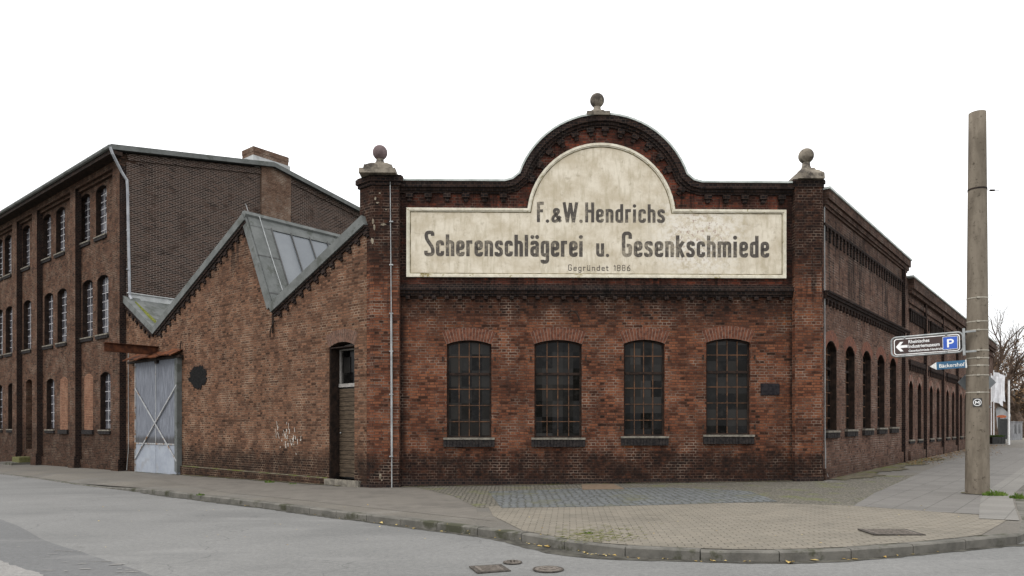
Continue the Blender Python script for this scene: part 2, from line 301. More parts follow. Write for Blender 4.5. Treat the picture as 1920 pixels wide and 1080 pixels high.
# ---------------------------------------------------------------- mesh helper
class MB:
    def __init__(s): s.v = []; s.f = []
    def quad(s, *p):
        i = len(s.v); s.v += [tuple(q) for q in p]; s.f.append(tuple(range(i, i+len(p))))
    def box(s, x0, x1, y0, y1, z0, z1):
        if x0 > x1: x0, x1 = x1, x0
        if y0 > y1: y0, y1 = y1, y0
        if z0 > z1: z0, z1 = z1, z0
        i = len(s.v)
        s.v += [(x0, y0, z0), (x1, y0, z0), (x1, y1, z0), (x0, y1, z0), (x0, y0, z1), (x1, y0, z1), (x1, y1, z1), (x0, y1, z1)]
        for f in ((0, 3, 2, 1), (4, 5, 6, 7), (0, 1, 5, 4), (1, 2, 6, 5), (2, 3, 7, 6), (3, 0, 4, 7)): s.f.append(tuple(i+k for k in f))
        return s
    def prism(s, poly, z0, z1, top=None):
        """plan polygon, ccw; top: other polygon at z1 (taper)"""
        n = len(poly); i = len(s.v); top = top or poly
        s.v += [(x, y, z0) for x, y in poly]+[(x, y, z1) for x, y in top]
        for k in range(n): s.f.append((i+k, i+(k+1) % n, i+n+(k+1) % n, i+n+k))
        s.f.append(tuple(i+n+k for k in range(n))); s.f.append(tuple(i+n-1-k for k in range(n)))
        return s
    def tess(s, loops, y, flip=False):
        tr = tessellate_polygon([[Vector((a, b, 0)) for a, b in l] for l in loops])
        pts = [p for l in loops for p in l]; i = len(s.v); s.v += [(a, y, b) for a, b in pts]
        for t in tr:
            a, b, c = [pts[k] for k in t]; cr = (b[0]-a[0])*(c[1]-a[1])-(b[1]-a[1])*(c[0]-a[0])
            t = t if (cr > 0) != flip else (t[0], t[2], t[1]); s.f.append(tuple(i+k for k in t))
    def slab(s, outer, y0, y1, holes=(), back=True, hole_depth=None):
        """outline in (x,z); outer face at y0 (towards -y), back face at y1"""
        s.tess([outer]+list(holes), y0)
        if back: s.tess([outer], y1, True)
        n = len(outer)
        for k in range(n):
            a, b = outer[k], outer[(k+1) % n]; s.quad((a[0], y0, a[1]), (a[0], y1, a[1]), (b[0], y1, b[1]), (b[0], y0, b[1]))
        hd = hole_depth if hole_depth is not None else y1-y0
        for h in holes:
            for k in range(len(h)):
                a, b = h[k], h[(k+1) % len(h)]; s.quad((a[0], y0, a[1]), (b[0], y0, b[1]), (b[0], y0+hd, b[1]), (a[0], y0+hd, a[1]))
        return s
    def band(s, path, o0, o1, n0, n1, closed=False):
        """moulding along a path in (x,z); o0..o1 offset to the right of travel, sticking out n1 (front) from n0 (back)"""
        pp = []
        for q in path:
            if not pp or math.hypot(q[0]-pp[-1][0], q[1]-pp[-1][1]) > 1e-5: pp.append(q)
        if closed and math.hypot(pp[0][0]-pp[-1][0], pp[0][1]-pp[-1][1]) < 1e-5: pp.pop()
        path = pp; m = len(path); nr = []
        for k in range(m):
            def d(i, j):
                a, b = path[i % m], path[j % m]; l = math.hypot(b[0]-a[0], b[1]-a[1]); return ((b[0]-a[0])/l, (b[1]-a[1])/l)
            if closed: d1, d2 = d(k-1, k), d(k, k+1)
            else: d1 = d(k-1, k) if k > 0 else d(k, k+1); d2 = d(k, k+1) if k < m-1 else d(k-1, k)
            n1v = (d1[1], -d1[0]); n2v = (d2[1], -d2[0]); bx, bz = n1v[0]+n2v[0], n1v[1]+n2v[1]; l2 = bx*bx+bz*bz
            sc = min(2/l2, 1.6) if l2 > 1e-6 else 1; nr.append((bx*sc, bz*sc))
        P = lambda k, o, y: (path[k][0]+nr[k][0]*o, y, path[k][1]+nr[k][1]*o)
        for k in range(m if closed else m-1):
            j = (k+1) % m
            s.quad(P(k, o1, -n1), P(j, o1, -n1), P(j, o0, -n1), P(k, o0, -n1))
            s.quad(P(k, o0, -n1), P(j, o0, -n1), P(j, o0, -n0), P(k, o0, -n0))
            s.quad(P(k, o1, -n0), P(j, o1, -n0), P(j, o1, -n1), P(k, o1, -n1))
            s.quad(P(k, o0, -n0), P(j, o0, -n0), P(j, o1, -n0), P(k, o1, -n0))
        if not closed:
            s.quad(P(0, o0, -n1), P(0, o0, -n0), P(0, o1, -n0), P(0, o1, -n1))
            s.quad(P(m-1, o0, -n1), P(m-1, o1, -n1), P(m-1, o1, -n0), P(m-1, o0, -n0))
        return s
    def tube(s, pts, r, n=8, cap=True):
        rs = r if isinstance(r, (list, tuple)) else [r]*len(pts); pts = [Vector(p) for p in pts]; i0 = len(s.v); up = None
        for k, p in enumerate(pts):
            t = (pts[min(k+1, len(pts)-1)]-pts[max(k-1, 0)]).normalized()
            if up is None: up = Vector((0, 0, 1)) if abs(t.z) < .9 else Vector((1, 0, 0))
            a = t.cross(up).normalized(); b = a.cross(t).normalized(); up = b
            for q in range(n):
                w = 2*pi*q/n; s.v.append(tuple(p+a*cos(w)*rs[k]+b*sin(w)*rs[k]))
        for k in range(len(pts)-1):
            for q in range(n):
                q2 = (q+1) % n; s.f.append((i0+k*n+q, i0+k*n+q2, i0+(k+1)*n+q2, i0+(k+1)*n+q))
        if cap:
            s.f.append(tuple(i0+n-1-q for q in range(n))); e = i0+(len(pts)-1)*n; s.f.append(tuple(e+q for q in range(n)))
        return s
    def lathe(s, prof, cx=0, cy=0, n=24):
        i0 = len(s.v)
        for r, z in prof:
            for q in range(n): w = 2*pi*q/n; s.v.append((cx+cos(w)*r, cy+sin(w)*r, z))
        for k in range(len(prof)-1):
            for q in range(n):
                q2 = (q+1) % n; s.f.append((i0+k*n+q, i0+k*n+q2, i0+(k+1)*n+q2, i0+(k+1)*n+q))
        s.f.append(tuple(i0+n-1-q for q in range(n))); e = i0+(len(prof)-1)*n; s.f.append(tuple(e+q for q in range(n)))
        return s
    def mesh(s, name, mat, smooth=False, uvoff=(0, 0)):
        me = bpy.data.meshes.new(name); me.from_pydata(s.v, [], s.f); me.update()
        uvl = me.uv_layers.new(name='UVMap')
        for p in me.polygons:
            nx, ny, nz = p.normal
            if smooth: p.use_smooth = True
            h = math.hypot(nx, ny)
            for li in p.loop_indices:
                c = me.vertices[me.loops[li].vertex_index].co
                if abs(nz) > .92 or h < 1e-6: uv = (c.x, c.y)
                else:
                    tx, ty = -ny/h, nx/h
                    uv = (c.x*tx+c.y*ty, c.z)
                uvl.data[li].uv = (uv[0]+uvoff[0], uv[1]+uvoff[1])
        me.materials.append(mat); return me

COL = S.collection
def link(name, me, parent=None, loc=(0, 0, 0), rz=0.):
    o = bpy.data.objects.new(name, me); COL.objects.link(o); o.location = loc; o.rotation_euler = (0, 0, rz)
    if parent: o.parent = parent
    return o
def tag(o, label=None, cat=None, group=None, kind=None):
    if label: o['label'] = label
    if cat: o['category'] = cat
    if group: o['group'] = group
    if kind: o['kind'] = kind
    return o
def thing(name, label, cat, loc=(0, 0, 0), rz=0., group=None): return tag(link(name, None, None, loc, rz), label, cat, group)
class Fr:
    """a vertical wall plane: x along it (left to right from outside), -y outward"""
    def __init__(s, ox, oy, ang): s.ox, s.oy, s.a = ox, oy, ang; s.d = (cos(ang), sin(ang)); s.n = (sin(ang), -cos(ang))
    def u(s, px, n=0.):
        a = (px-CX)/F; return (a*(s.oy+n*s.n[1])-s.ox-n*s.n[0])/(s.d[0]-a*s.d[1])
    def z(s, px, py, n=0.):
        D = s.oy+s.u(px, n)*s.d[1]+n*s.n[1]; return EYE+(HY-py)/F*D
    def p(s, px, py, n=0.): return (s.u(px, n), s.z(px, py, n))
    def xy(s, u, n=0.): return (s.ox+u*s.d[0]+n*s.n[0], s.oy+u*s.d[1]+n*s.n[1])
def gz(x): return -.03+.013*max(-45, min(45, x))
def G(px, py, dz=0.):
    a = (px-CX)/F; c = (HY-py)/F; t = (1.63-dz)/(.013*a-c); return (a*t, t)
def part(name, mb, mat, root, fr=None, smooth=False, uvoff=(0, 0), flank_shade=None):
    me = mb.mesh(name, M[mat] if isinstance(mat, str) else mat, smooth, uvoff)
    if flank_shade:
        me.materials.append(M[flank_shade])
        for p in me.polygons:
            if abs(p.normal.x) > .9: p.material_index = 1  # sideways faces take the darker brick: shade painted into the flanks
    if fr: return link(name, me, root, (fr.ox-root.location.x, fr.oy-root.location.y, -root.location.z), fr.a)
    return link(name, me, root, tuple(-c for c in root.location))

AL, AR = -atan2(1350, 1620), atan2(1350, 1100)
P0 = (-4.10, 20.0); PR = (8.715, 20.25)
FF = Fr(P0[0], P0[1], atan2(PR[1]-P0[1], PR[0]-P0[0]))      # sign facade
FRt = Fr(PR[0], PR[1], AR)                                  # right street wall
FL = Fr(P0[0], P0[1], AL)                                   # left street wall (u negative going left)
dR = (cos(AR), sin(AR)); dLv = (-cos(AL), -sin(AL))         # depth direction / leftwards along the left street

# ---------------------------------------------------------------- windows
def arch_pts(w, h, rise, n=10, x0=0, z0=0):
    """opening outline, base centre at x0,z0, ccw"""
    r = (w*w/4+rise*rise)/(2*rise); cz = h-r; a = math.asin(w/2/r)
    pts = [(x0-w/2, z0), (x0+w/2, z0)]
    pts += [(x0+r*sin(t), z0+cz+r*cos(t)) for t in [a-2*a*k/n for k in range(n+1)]]
    return pts
def arch_z(x, w, h, rise): r = (w*w/4+rise*rise)/(2*rise); return h-r+sqrt(max(0, r*r-x*x))
_wc = {}
def win_meshes(w, h, rise, rec, cols, rows, trans, bar, fmat, barmat, gmat, sill, arch, fw=.055, seed=0, lining=0):
    key = (round(w, 2), round(h, 2), rise, rec, cols, rows, trans, barmat, sill, arch, seed, lining)
    if key in _wc: return _wc[key]
    fr = MB(); out = arch_pts(w, h, rise)
    fr.band([(p[0], p[1]) for p in out][::-1], 0.002, fw, -rec-.05, -rec, closed=True)
    if lining: fr.band([(p[0], p[1]) for p in out][::-1], 0.003, .02, -rec, -.015, closed=True)
    iw = w-2*fw
    tz = None
    if trans: tz = h*trans; fr.box(-w/2+fw, w/2-fw, rec-.018, rec+.03, tz-.035, tz+.035)
    b = MB()
    for c in range(1, cols):
        x = -iw/2+iw*c/cols; b.box(x-bar/2, x+bar/2, rec, rec+.03, fw, arch_z(x, w, h, rise)-fw*.6)
    for r_ in range(1, rows):
        z = h*r_/rows
        if tz and abs(z-tz) < .1: continue
        xx = iw/2 if z < h-rise-fw else iw/2*.93
        b.box(-xx, xx, rec+.003, rec+.027, z-bar/2, z+bar/2)
    gl = MB(); gl.tess([arch_pts(w-.01, h-.01, rise)], rec+.02)
    res = {'frame': fr.mesh('window_frame', M[fmat]), 'bars': b.mesh('glazing_bars', M[barmat]), 'pane': gl.mesh('pane', M[gmat], uvoff=(seed*3.7, seed*1.3))}
    if sill:
        sw = w/2+sill[0]; s1 = MB(); s1.box(-sw, sw, -sill[1], rec, -.055, .0); s1.box(-sw+.02, sw-.02, -sill[1]+.025, .05, -.06-sill[2], -.055)
        res['sill'] = s1
        s2 = MB(); s2.box(-sw, sw, -sill[1], rec, -.05, 0.004); res['sill_top'] = s2.mesh('sill', M['sill'])
        s3 = MB(); k = int(2*sw/.085); st = 2*sw/k
        for i in range(k): s3.box(-sw+i*st+.004, -sw+(i+1)*st-.004, -sill[1]+.02+random.uniform(-.006, .006), .04, -.052-sill[2], -.052)
        res['sill_b'] = s3.mesh('sill_bricks', M['black_brick'])
        del res['sill']
    if arch:
        ah, proud, amat = arch; r = (w*w/4+rise*rise)/(2*rise); cz = h-r; a = math.asin(w/2/r)*1.0
        n = int(round(2*a*(r+ah*.5)/.085)); v = MB(); bk = MB()
        ctr = lambda t, q: (q*sin(t), cz+q*cos(t))
        def wedge(mb, t0, t1, q0, q1, y0, y1):
            p = [ctr(t0, q0), ctr(t1, q0), ctr(t1, q1), ctr(t0, q1)]; mb.slab(p, y0, y1, back=False)
        m_ = 8
        for i in range(m_): wedge(bk, -a+2*a*i/m_, -a+2*a*(i+1)/m_, r+.001, r+ah, -.003, .0)
        for i in range(n):
            g = .005/(r); t0 = -a+2*a*i/n+g; t1 = -a+2*a*(i+1)/n-g
            wedge(v, t0, t1, r+.003, r+ah+random.uniform(-.01, .02), -proud+random.uniform(-.003, .003), .0)
        res['arch'] = v.mesh('arch', M[amat]); res['arch_m'] = bk.mesh('arch_mortar', M['mortar'])
    _wc[key] = res; return res
def add_window(root, fr, uc, z0, res, n=0., label=None):
    x, y = fr.xy(uc, n); w = link('window', res['frame'], root, (x-root.location.x, y-root.location.y, z0-root.location.z), fr.a)
    if label: w['label'] = label
    link('glazing_bars', res['bars'], w); link('pane', res['pane'], w)
    if 'sill_top' in res: s_ = link('sill', res['sill_top'], w); b_ = link('sill_bricks', res['sill_b'], w)
    if 'arch' in res: link('arch', res['arch'], w); link('arch_mortar', res['arch_m'], w)
    return w

# ================================================================ CORNER BUILDING (sign facade + right wall)
cb_ = thing('factory_building', 'red brick corner factory hall with curved gable and big painted plaster sign', 'building', (P0[0], P0[1], 0))
uA, uB = FF.u(748), FF.u(1490)
zc = FF.z(1120, 343); acx = FF.u(1130); acz = FF.z(1130, 384); ar = 166/67.0
th0 = math.asin((zc-acz)/ar)
def top_path(steps=28):
    p = [(uA-.05, zc), (acx-ar*cos(th0)-.34, zc), (acx-ar*cos(th0)-.12, zc+.06)]
    p += [(acx-ar*cos(t), acz+ar*sin(t)) for t in [th0+.09+(pi-2*th0-.18)*k/steps for k in range(steps+1)]]
    p += [(acx+ar*cos(th0)+.12, zc+.06), (acx+ar*cos(th0)+.34, zc), (uB+.05, zc)]
    return p
tp = top_path()
fw_wins = [(837.6, 921.5, 638, 821), (1002, 1091, 637.5, 821), (1169.7, 1246.5, 637, 818), (1324, 1407, 635, 815.5)]
holes, wspec = [], []
for a, b, t, bt_ in fw_wins:
    u0, u1 = FF.u(a), FF.u(b); z1, z0 = FF.z((a+b)/2, t), FF.z((a+b)/2, bt_); w = u1-u0; uc = (u0+u1)/2
    holes.append(arch_pts(w, z1-z0, .11, 10, uc, z0)); wspec.append((uc, z0, w, z1-z0))
ZS = FF.z(1100, 549)
wl = MB(); wl.slab([(uA-.1, -.6), (uB+.1, -.6), (uB+.1, ZS), (uA-.1, ZS)], 0, .4, holes)
part('front_wall', wl, 'front', cb_, FF)
pr = MB(); pr.slab([(uA-.1, ZS), (uB+.1, ZS)]+[(x, z-.01) for x, z in tp[::-1]], .0, .4)
part('gable_wall', pr, 'gable_top', cb_, FF)
# plinth step
pl = MB(); pl.box(uA, uB, -.05, .0, -.6, .13); part('plinth', pl, 'cornice', cb_, FF)
for i, (uc, z0, w, h) in enumerate(wspec):
    res = win_meshes(w, h, .11, .10, 4, 6, .655, .022, 'frame_dark', 'bars', 'glass', (.09, .11, .2), (.35, .006, 'arch_red'), seed=i+1)
    lab = ['arched iron window nearest the pipe pier', 'second arched window from the pipe pier', 'third arched window, right of the sign centre', 'arched window beside the small dark plaque'][i]
    wdw = add_window(cb_, FF, uc, z0, res, label=lab)
    for sx_ in (-1, 1):
        for zz in (.2, h-.55):
            hk = MB()
            hk.box(sx_*(w/2+.1)-.012, sx_*(w/2+.1)+.012, -.06, 0, zz, zz+.03); hk.box(sx_*(w/2+.1)-.02, sx_*(w/2+.1)+.02, -.075, -.055, zz-.05, zz+.09)
            link('shutter_hook', hk.mesh('shutter_hook', M['iron']), wdw)
# cornice, coping
cn = MB(); cn.band(tp, .03, .19, 0, .17); cn.band(tp, .19, .27, 0, .10); cn.band(tp, .27, .33, 0, .055)
# corbels along straight parts and around the arch
def corbel_at(mb, x, z, tx, tz, o, wd, ht, pr_):
    nx, nz = tz, -tx
    a = [(x-tx*wd/2+nx*o, z-tz*wd/2+nz*o), (x-tx*wd/2+nx*(o+ht), z-tz*wd/2+nz*(o+ht)), (x+tx*wd/2+nx*(o+ht), z+tz*wd/2+nz*(o+ht)), (x+tx*wd/2+nx*o, z+tz*wd/2+nz*o)]
    mb.slab(a, -pr_, 0, back=False)
def along(path, step, start=.3):
    out = []; d = -start; acc = 0
    nxt = start
    for k in range(len(path)-1):
        a, b = path[k], path[k+1]; l = math.hypot(b[0]-a[0], b[1]-a[1]); tx, tz = (b[0]-a[0])/l, (b[1]-a[1])/l
        while nxt <= acc+l: t = nxt-acc; out.append((a[0]+tx*t, a[1]+tz*t, tx, tz)); nxt += step
        acc += l
    return out
for x, z, tx, tz in along(tp, .52, .35):
    corbel_at(cn, x, z, tx, tz, .33, .2, .12, .10); corbel_at(cn, x, z, tx, tz, .45, .12, .11, .06)
part('cornice', cn, 'cornice', cb_, FF)
cp = MB(); cp.band(tp, -.02, .03, -.42, .2); part('coping', cp, 'coping', cb_, FF)
# string course
sc_ = MB(); sc_.box(uA, uB, -.06, 0, ZS+.14, ZS+.22); sc_.box(uA, uB, -.15, 0, ZS+.04, ZS+.14); sc_.box(uA, uB, -.10, 0, ZS-.05, ZS+.04); sc_.box(uA, uB, -.06, 0, ZS-.11, ZS-.05)
x = uA+.2
while x < uB-.15: sc_.box(x, x+.11, -.11, 0, ZS-.2, ZS-.11); x += .36
part('string_course', sc_, 'cornice', cb_, FF)
# sign panel
pu0, pu1 = FF.u(765), FF.u(1470); pz0, pz1 = FF.z(1100, 519), FF.z(1100, 395); pcx = FF.u(1127); pr_ = 137/67.1; pcz = FF.z(1127, 409)
tq = math.asin((pz1-pcz)/pr_)
pout = [(pu0, pz0), (pu1, pz0), (pu1, pz1)]+[(pcx+pr_*cos(t), pcz+pr_*sin(t)) for t in [tq+(pi-2*tq)*k/30 for k in range(31)]]+[(pu0, pz1)]
pm = MB(); pm.slab(pout, -.045, .0, back=False); panel = part('sign_panel', pm, 'plaster', cb_, FF)
panel['label'] = 'cream plaster sign panel with faded dark lettering'
pf = MB(); pf.band(pout[::-1], -.035, .03, 0, .085, closed=True); pf.band(pout[::-1], .03, .06, 0, .065, closed=True)
link('panel_frame', pf.mesh('panel_frame', M['plaster_frame']), panel)
M['frame_line'] = noisy('brown_line', (.09, .07, .035), (.3, .26, .17), 5, 6, .95, .1)  # thin darker line along the inner edge of the panel frame
pfl = MB(); pfl.band(pout[::-1], .061, .085, 0, .05, closed=True); link('brown_line', pfl.mesh('brown_line', M['frame_line']), panel)
# --- painted lettering, stroke built condensed capitals and minuscules
GL = {
 'S': (.62, [[(.52, 1.28), (.52, 1.5), (.12, 1.5), (.12, 1.12), (.54, .5), (.54, .1), (.1, .1), (.1, .34)]]),
 'G': (.62, [[(.52, 1.15), (.52, 1.5), (.12, 1.5), (.12, .1), (.52, .1), (.52, .72), (.3, .72)]]),
 'F': (.5, [[(.12, 0), (.12, 1.5)], [(.12, 1.41), (.48, 1.41)], [(.12, .85), (.42, .85)]]),
 'H': (.62, [[(.12, 0), (.12, 1.5)], [(.52, 0), (.52, 1.5)], [(.12, .85), (.52, .85)]]),
 'W': (.98, [[(.08, 1.5), (.3, 0)], [(.3, 0), (.5, 1.45)], [(.5, 1.45), (.7, 0)], [(.7, 0), (.92, 1.5)]]),
 '&': (.66, [[(.6, .45), (.36, .08), (.1, .08), (.1, .4), (.46, .72), (.46, .95), (.2, .95), (.2, .72), (.62, .04)]]),
 '.': (.28, []),
 'c': (.52, [[(.42, .68), (.42, .9), (.12, .9), (.12, .1), (.42, .1), (.42, .32)]]),
 'h': (.55, [[(.12, 0), (.12, 1.38)], [(.12, .9), (.44, .9), (.44, 0)]]),
 'e': (.54, [[(.12, .5), (.44, .5), (.44, .9), (.12, .9), (.12, .1), (.44, .1), (.44, .28)]]),
 'r': (.42, [[(.12, 0), (.12, 1.0)], [(.12, .9), (.4, .9)]]),
 'n': (.55, [[(.12, 0), (.12, 1.0)], [(.12, .9), (.44, .9), (.44, 0)]]),
 's': (.52, [[(.42, .72), (.42, .9), (.12, .9), (.12, .58), (.42, .44), (.42, .1), (.1, .1), (.1, .28)]]),
 'l': (.26, [[(.12, 0), (.12, 1.38)]]),
 'a': (.55, [[(.13, .74), (.13, .9), (.44, .9), (.44, 0)], [(.44, .56), (.12, .56), (.12, .1), (.44, .1)]]),
 'g': (.55, [[(.44, .1), (.12, .1), (.12, .9), (.44, .9)], [(.44, 1.0), (.44, -.34), (.12, -.34), (.12, -.2)]]),
 'i': (.26, [[(.12, 0), (.12, 1.0)]]),
 'u': (.55, [[(.12, 1.0), (.12, .1), (.44, .1)], [(.44, 0), (.44, 1.0)]]),
 'k': (.54, [[(.12, 0), (.12, 1.38)], [(.46, 1.0), (.14, .46)], [(.22, .6), (.46, 0)]]),
 'm': (.86, [[(.12, 0), (.12, 1.0)], [(.12, .9), (.43, .9), (.43, 0)], [(.43, .9), (.74, .9), (.74, 0)]]),
 'd': (.55, [[(.44, 0), (.44, 1.38)], [(.44, .9), (.12, .9), (.12, .1), (.44, .1)]]),
 't': (.4, [[(.16, 1.3), (.16, .1), (.34, .1)], [(.02, .9), (.36, .9)]]),
 '1': (.3, [[(.02, 1.1), (.2, 1.4), (.2, 0)]]),
 '8': (.56, [[(.28, .75), (.1, .75), (.1, 1.4), (.46, 1.4), (.46, .75), (.1, .75), (.1, .05), (.46, .05), (.46, .75), (.28, .75)]]),
 '6': (.56, [[(.42, 1.4), (.1, .8), (.1, .05), (.46, .05), (.46, .75), (.1, .75)]]),
 ' ': (.4, [])}
def fillet(p, r):
    out = [p[0]]
    for k in range(1, len(p)-1):
        a, b, c = Vector(p[k-1]), Vector(p[k]), Vector(p[k+1]); l1, l2 = (a-b).length, (c-b).length
        ca = (a-b).normalized().dot((c-b).normalized()); q = min(r, l1*.5, l2*.5)
        p1 = b+(a-b).normalized()*q; p2 = b+(c-b).normalized()*q
        for i in range(7):
            t = i/6; out.append(tuple((1-t)**2*p1+2*t*(1-t)*b+t*t*p2))
    out.append(p[-1]); return out
def text_mesh(txt, u0, u1, z0, xh, t, n, r=.2, dot=.13):
    """fit txt between u0 and u1; xh = x-height in metres"""
    wsum = sum(GL['a' if c == 'ä' else 'u' if c == 'ü' else c][0]+.1 for c in txt)-.1
    sx = (u1-u0)/wsum; mb = MB(); pen = 0; lay = 0
    for c in txt:
        base = 'a' if c == 'ä' else 'u' if c == 'ü' else c; w, st = GL[base]
        for s_ in st:
            pts = [(u0+(pen+x_)*sx, z0+z_*xh) for x_, z_ in fillet(s_, r)]
            lay += 1; mb.band(pts, -t/2, t/2, n-.001, n+.0012*(lay % 3)+.0012)
        dots = []
        if c in 'i': dots = [(.12, 1.25)]
        if c == '.': dots = [(.12, .08)]
        if c in 'äü': dots = [(.14, 1.24), (.44, 1.24)]
        for dx, dz in dots:
            q = dot*xh; cxx, czz = u0+(pen+dx)*sx, z0+dz*xh
            mb.slab([(cxx+q*cos(a), czz+q*sin(a)) for a in [2*pi*k/14 for k in range(14)]], -n-.002, -n+.001, back=False)
        pen += w+.1
    return mb
NP = .046
def sign_text(txt, pxa, pxb, ybase, ytop_x, t, **k):
    u0, u1 = FF.u(pxa), FF.u(pxb); z0 = FF.z((pxa+pxb)/2, ybase); xh = FF.z((pxa+pxb)/2, ytop_x)-z0
    mb = text_mesh(txt, u0, u1, z0, xh, t, NP, **k)
    o = link('lettering', mb.mesh('lettering', M['letters']), panel); return o
sign_text('F.&W.Hendrichs', 1006, 1246, 418, 393, .085)
sign_text('Scherenschlägerei', 796, 1093, 481.5, 452, .098)
sign_text('u.', 1117, 1143, 481.5, 457, .09)
sign_text('Gesenkschmiede', 1165, 1441, 483, 453.5, .098)
sign_text('Gegründet', 1064, 1141, 508.5, 501, .02, r=.3)
sign_text('1886', 1150, 1182, 508.5, 501, .02, r=.3)

# piers and finials -------------------------------------------------
def loc(fr, pt): dx, dy = pt[0]-fr.ox, pt[1]-fr.oy; return (dx*fr.d[0]+dy*fr.d[1], -(dx*fr.n[0]+dy*fr.n[1]))
NPI = .2
A_ = (FF.u(748.5, NPI), -NPI); B_ = (FF.u(697, NPI), -NPI)
dlf = (dLv[0]*FF.d[0]+dLv[1]*FF.d[1], -(dLv[0]*FF.n[0]+dLv[1]*FF.n[1]))
C_ = (B_[0]+dlf[0]*.52, B_[1]+dlf[1]*.52); D_ = (C_[0]+.35, C_[1]+.65)
lp_poly = [A_, (A_[0], .45), D_, C_, B_][::-1]
def grow(poly, g):
    cx_, cy_ = sum(p[0] for p in poly)/len(poly), sum(p[1] for p in poly)/len(poly)
    return [(cx_+(x_-cx_)*(1+g), cy_+(y_-cy_)*(1+g)) for x_, y_ in poly]
zl = lambda y: FF.z(715, y)
zt = zl(352)
lp = MB(); lp.prism(grow(lp_poly, 0), -.6, zt); left_pier = part('pier', lp, 'pier', cb_, FF); left_pier['label'] = 'corner pier with lightning conductor pipe'
lc = MB(); lc.prism(grow(lp_poly, .10), zt, zt+.10); lc.prism(grow(lp_poly, .2), zt+.10, zt+.24); lc.prism(grow(lp_poly, .12), zt+.24, zl(333))
pb_ = MB(); pb_.prism(grow(lp_poly, .09), -.6, .02); link('pier_base', pb_.mesh('pier_base', M['cornice']), left_pier)
link('pier_cap', lc.mesh('pier_cap', M['cornice']), left_pier)
M['flake'] = noisy('lime_flake', (.14, .115, .085), (.3, .26, .2), 12, 4, .95, .4)
for px_, py_, w_, h_ in ((704, 372, .05, .07), (708, 380, .07, .04), (718, 421, .13, .05), (699, 415, .05, .12), (702, 426, .05, .14), (698, 452, .07, .13), (724, 393, .03, .03), (712, 362, .05, .03), (713, 893, .06, .12), (716, 900, .03, .05)):
    cu_, cz_ = FF.p(px_, py_, NPI); fk = MB(); fk.slab([(cu_+w_*.75*cos(a)*random.uniform(.5, 1), cz_+h_*.8*sin(a)*random.uniform(.5, 1)) for a in [2*pi*k/9 for k in range(9)]], -NPI-.006, -NPI+.01, back=False)
    link('lime_flake', fk.mesh('lime_flake', M['flake']), left_pier)
ur0, ur1 = FF.u(1490.5, NPI), FF.u(1541, NPI); drf = loc(FF, (FF.ox+dR[0], FF.oy+dR[1]))
Rb = (ur1, -NPI)
rp_poly = [(ur0, -NPI), Rb, (Rb[0]+drf[0]*.12, Rb[1]+drf[1]*.12), (Rb[0]+drf[0]*.12-.25, .5), (ur0, .5)]
zr = lambda y: FF.z(1515, y)
rp2 = MB(); rp2.prism(rp_poly, -.5, zr(355)); right_pier = part('pier', rp2, 'pier', cb_, FF); right_pier['label'] = 'narrow pier where the facade meets the side street'
rc = MB(); rc.prism(grow(rp_poly, .06), zr(355), zr(348)); rc.prism(grow(rp_poly, .14), zr(348), zr(341.5))
pb_ = MB(); pb_.prism(grow(rp_poly, .05), -.5, .2); link('pier_base', pb_.mesh('pier_base', M['cornice']), right_pier)
link('pier_cap', rc.mesh('pier_cap', M['cornice']), right_pier)
def finial(fr, uc, n, zbase, px_r, tiers, zball, lab, tint):
    root = cb_; mb = MB()
    for (w0, z0, w1, z1) in tiers:
        q = lambda w: [(-w, -w), (w, -w), (w, w), (-w, w)]
        mb.prism(q(w0), z0, z1, q(w1))
    r = px_r; top = tiers[-1][3]; w = tiers[-1][2]*.9; hb = zball-r*.93-top
    prof = [(w, top-.01)]+[(r*.5+(w-r*.5)*(1-t)**2.2, top+hb*t) for t in [k/8 for k in range(1, 9)]]
    mb.lathe(prof, n=20)
    x, y = fr.xy(uc, n); o = link('finial', mb.mesh('finial', M['stone']), root, (x-root.location.x, y-root.location.y, 0), fr.a); o['label'] = lab
    bl = MB(); bl.lathe([(max(.002, r*sin(t)), zball-r*cos(t)) for t in [pi*k/16 for k in range(17)]], n=26)
    link('ball', bl.mesh('ball', tint, smooth=True), o)
M['stone_dark'] = noisy('stone_dark_ball', (.12, .09, .09), (.17, .13, .13), 5, 5, .9, .3)
lu = FF.u(712, 0)
finial(FF, lu, -.05, 0, .205, [(.5, zl(334), .49, zl(325)), (.4, zl(325), .38, zl(316)), (.36, zl(316), .22, zl(309))], zl(285), 'stone finial with a darker purplish ball', M['stone_dark'])
finial(FF, FF.u(1512, 0), -.02, 0, .21, [(.37, zr(342), .36, zr(331)), (.36, zr(331), .24, zr(323)), (.2, zr(323), .17, zr(318))], zr(292), 'stone ball finial above the side street corner', M['stone'])
zm = lambda y: FF.z(1121, y)
finial(FF, FF.u(1120.5), -.1, 0, .2, [(.32, zm(221), .32, zm(214)), (.24, zm(214), .15, zm(207))], zm(185.5), 'stone ball finial on the crown of the curved gable', M['stone'])
# lightning conductor pipe on the left pier
cd = MB(); up_ = FF.u(733, .16)
cd.tube([(up_-.01, -NPI-.03, zl(338)), (up_+.02, -NPI-.03, zl(590)), ], .012, 6); cd.tube([(up_+.02, -NPI-.035, zl(590)), (up_+.035, -NPI-.035, zl(855))], .028, 8)
cd.tube([(up_+.035, -NPI-.035, zl(855)), (up_+.035, -NPI-.035, -.09)], .014, 6)
for yy in (420, 500, 590, 660, 740, 855): cd.box(up_-.03, up_+.07, -NPI-.06, -NPI, zl(yy)-.015, zl(yy)+.015)
part('conductor_pipe', cd, 'zinc_light', cb_, FF)
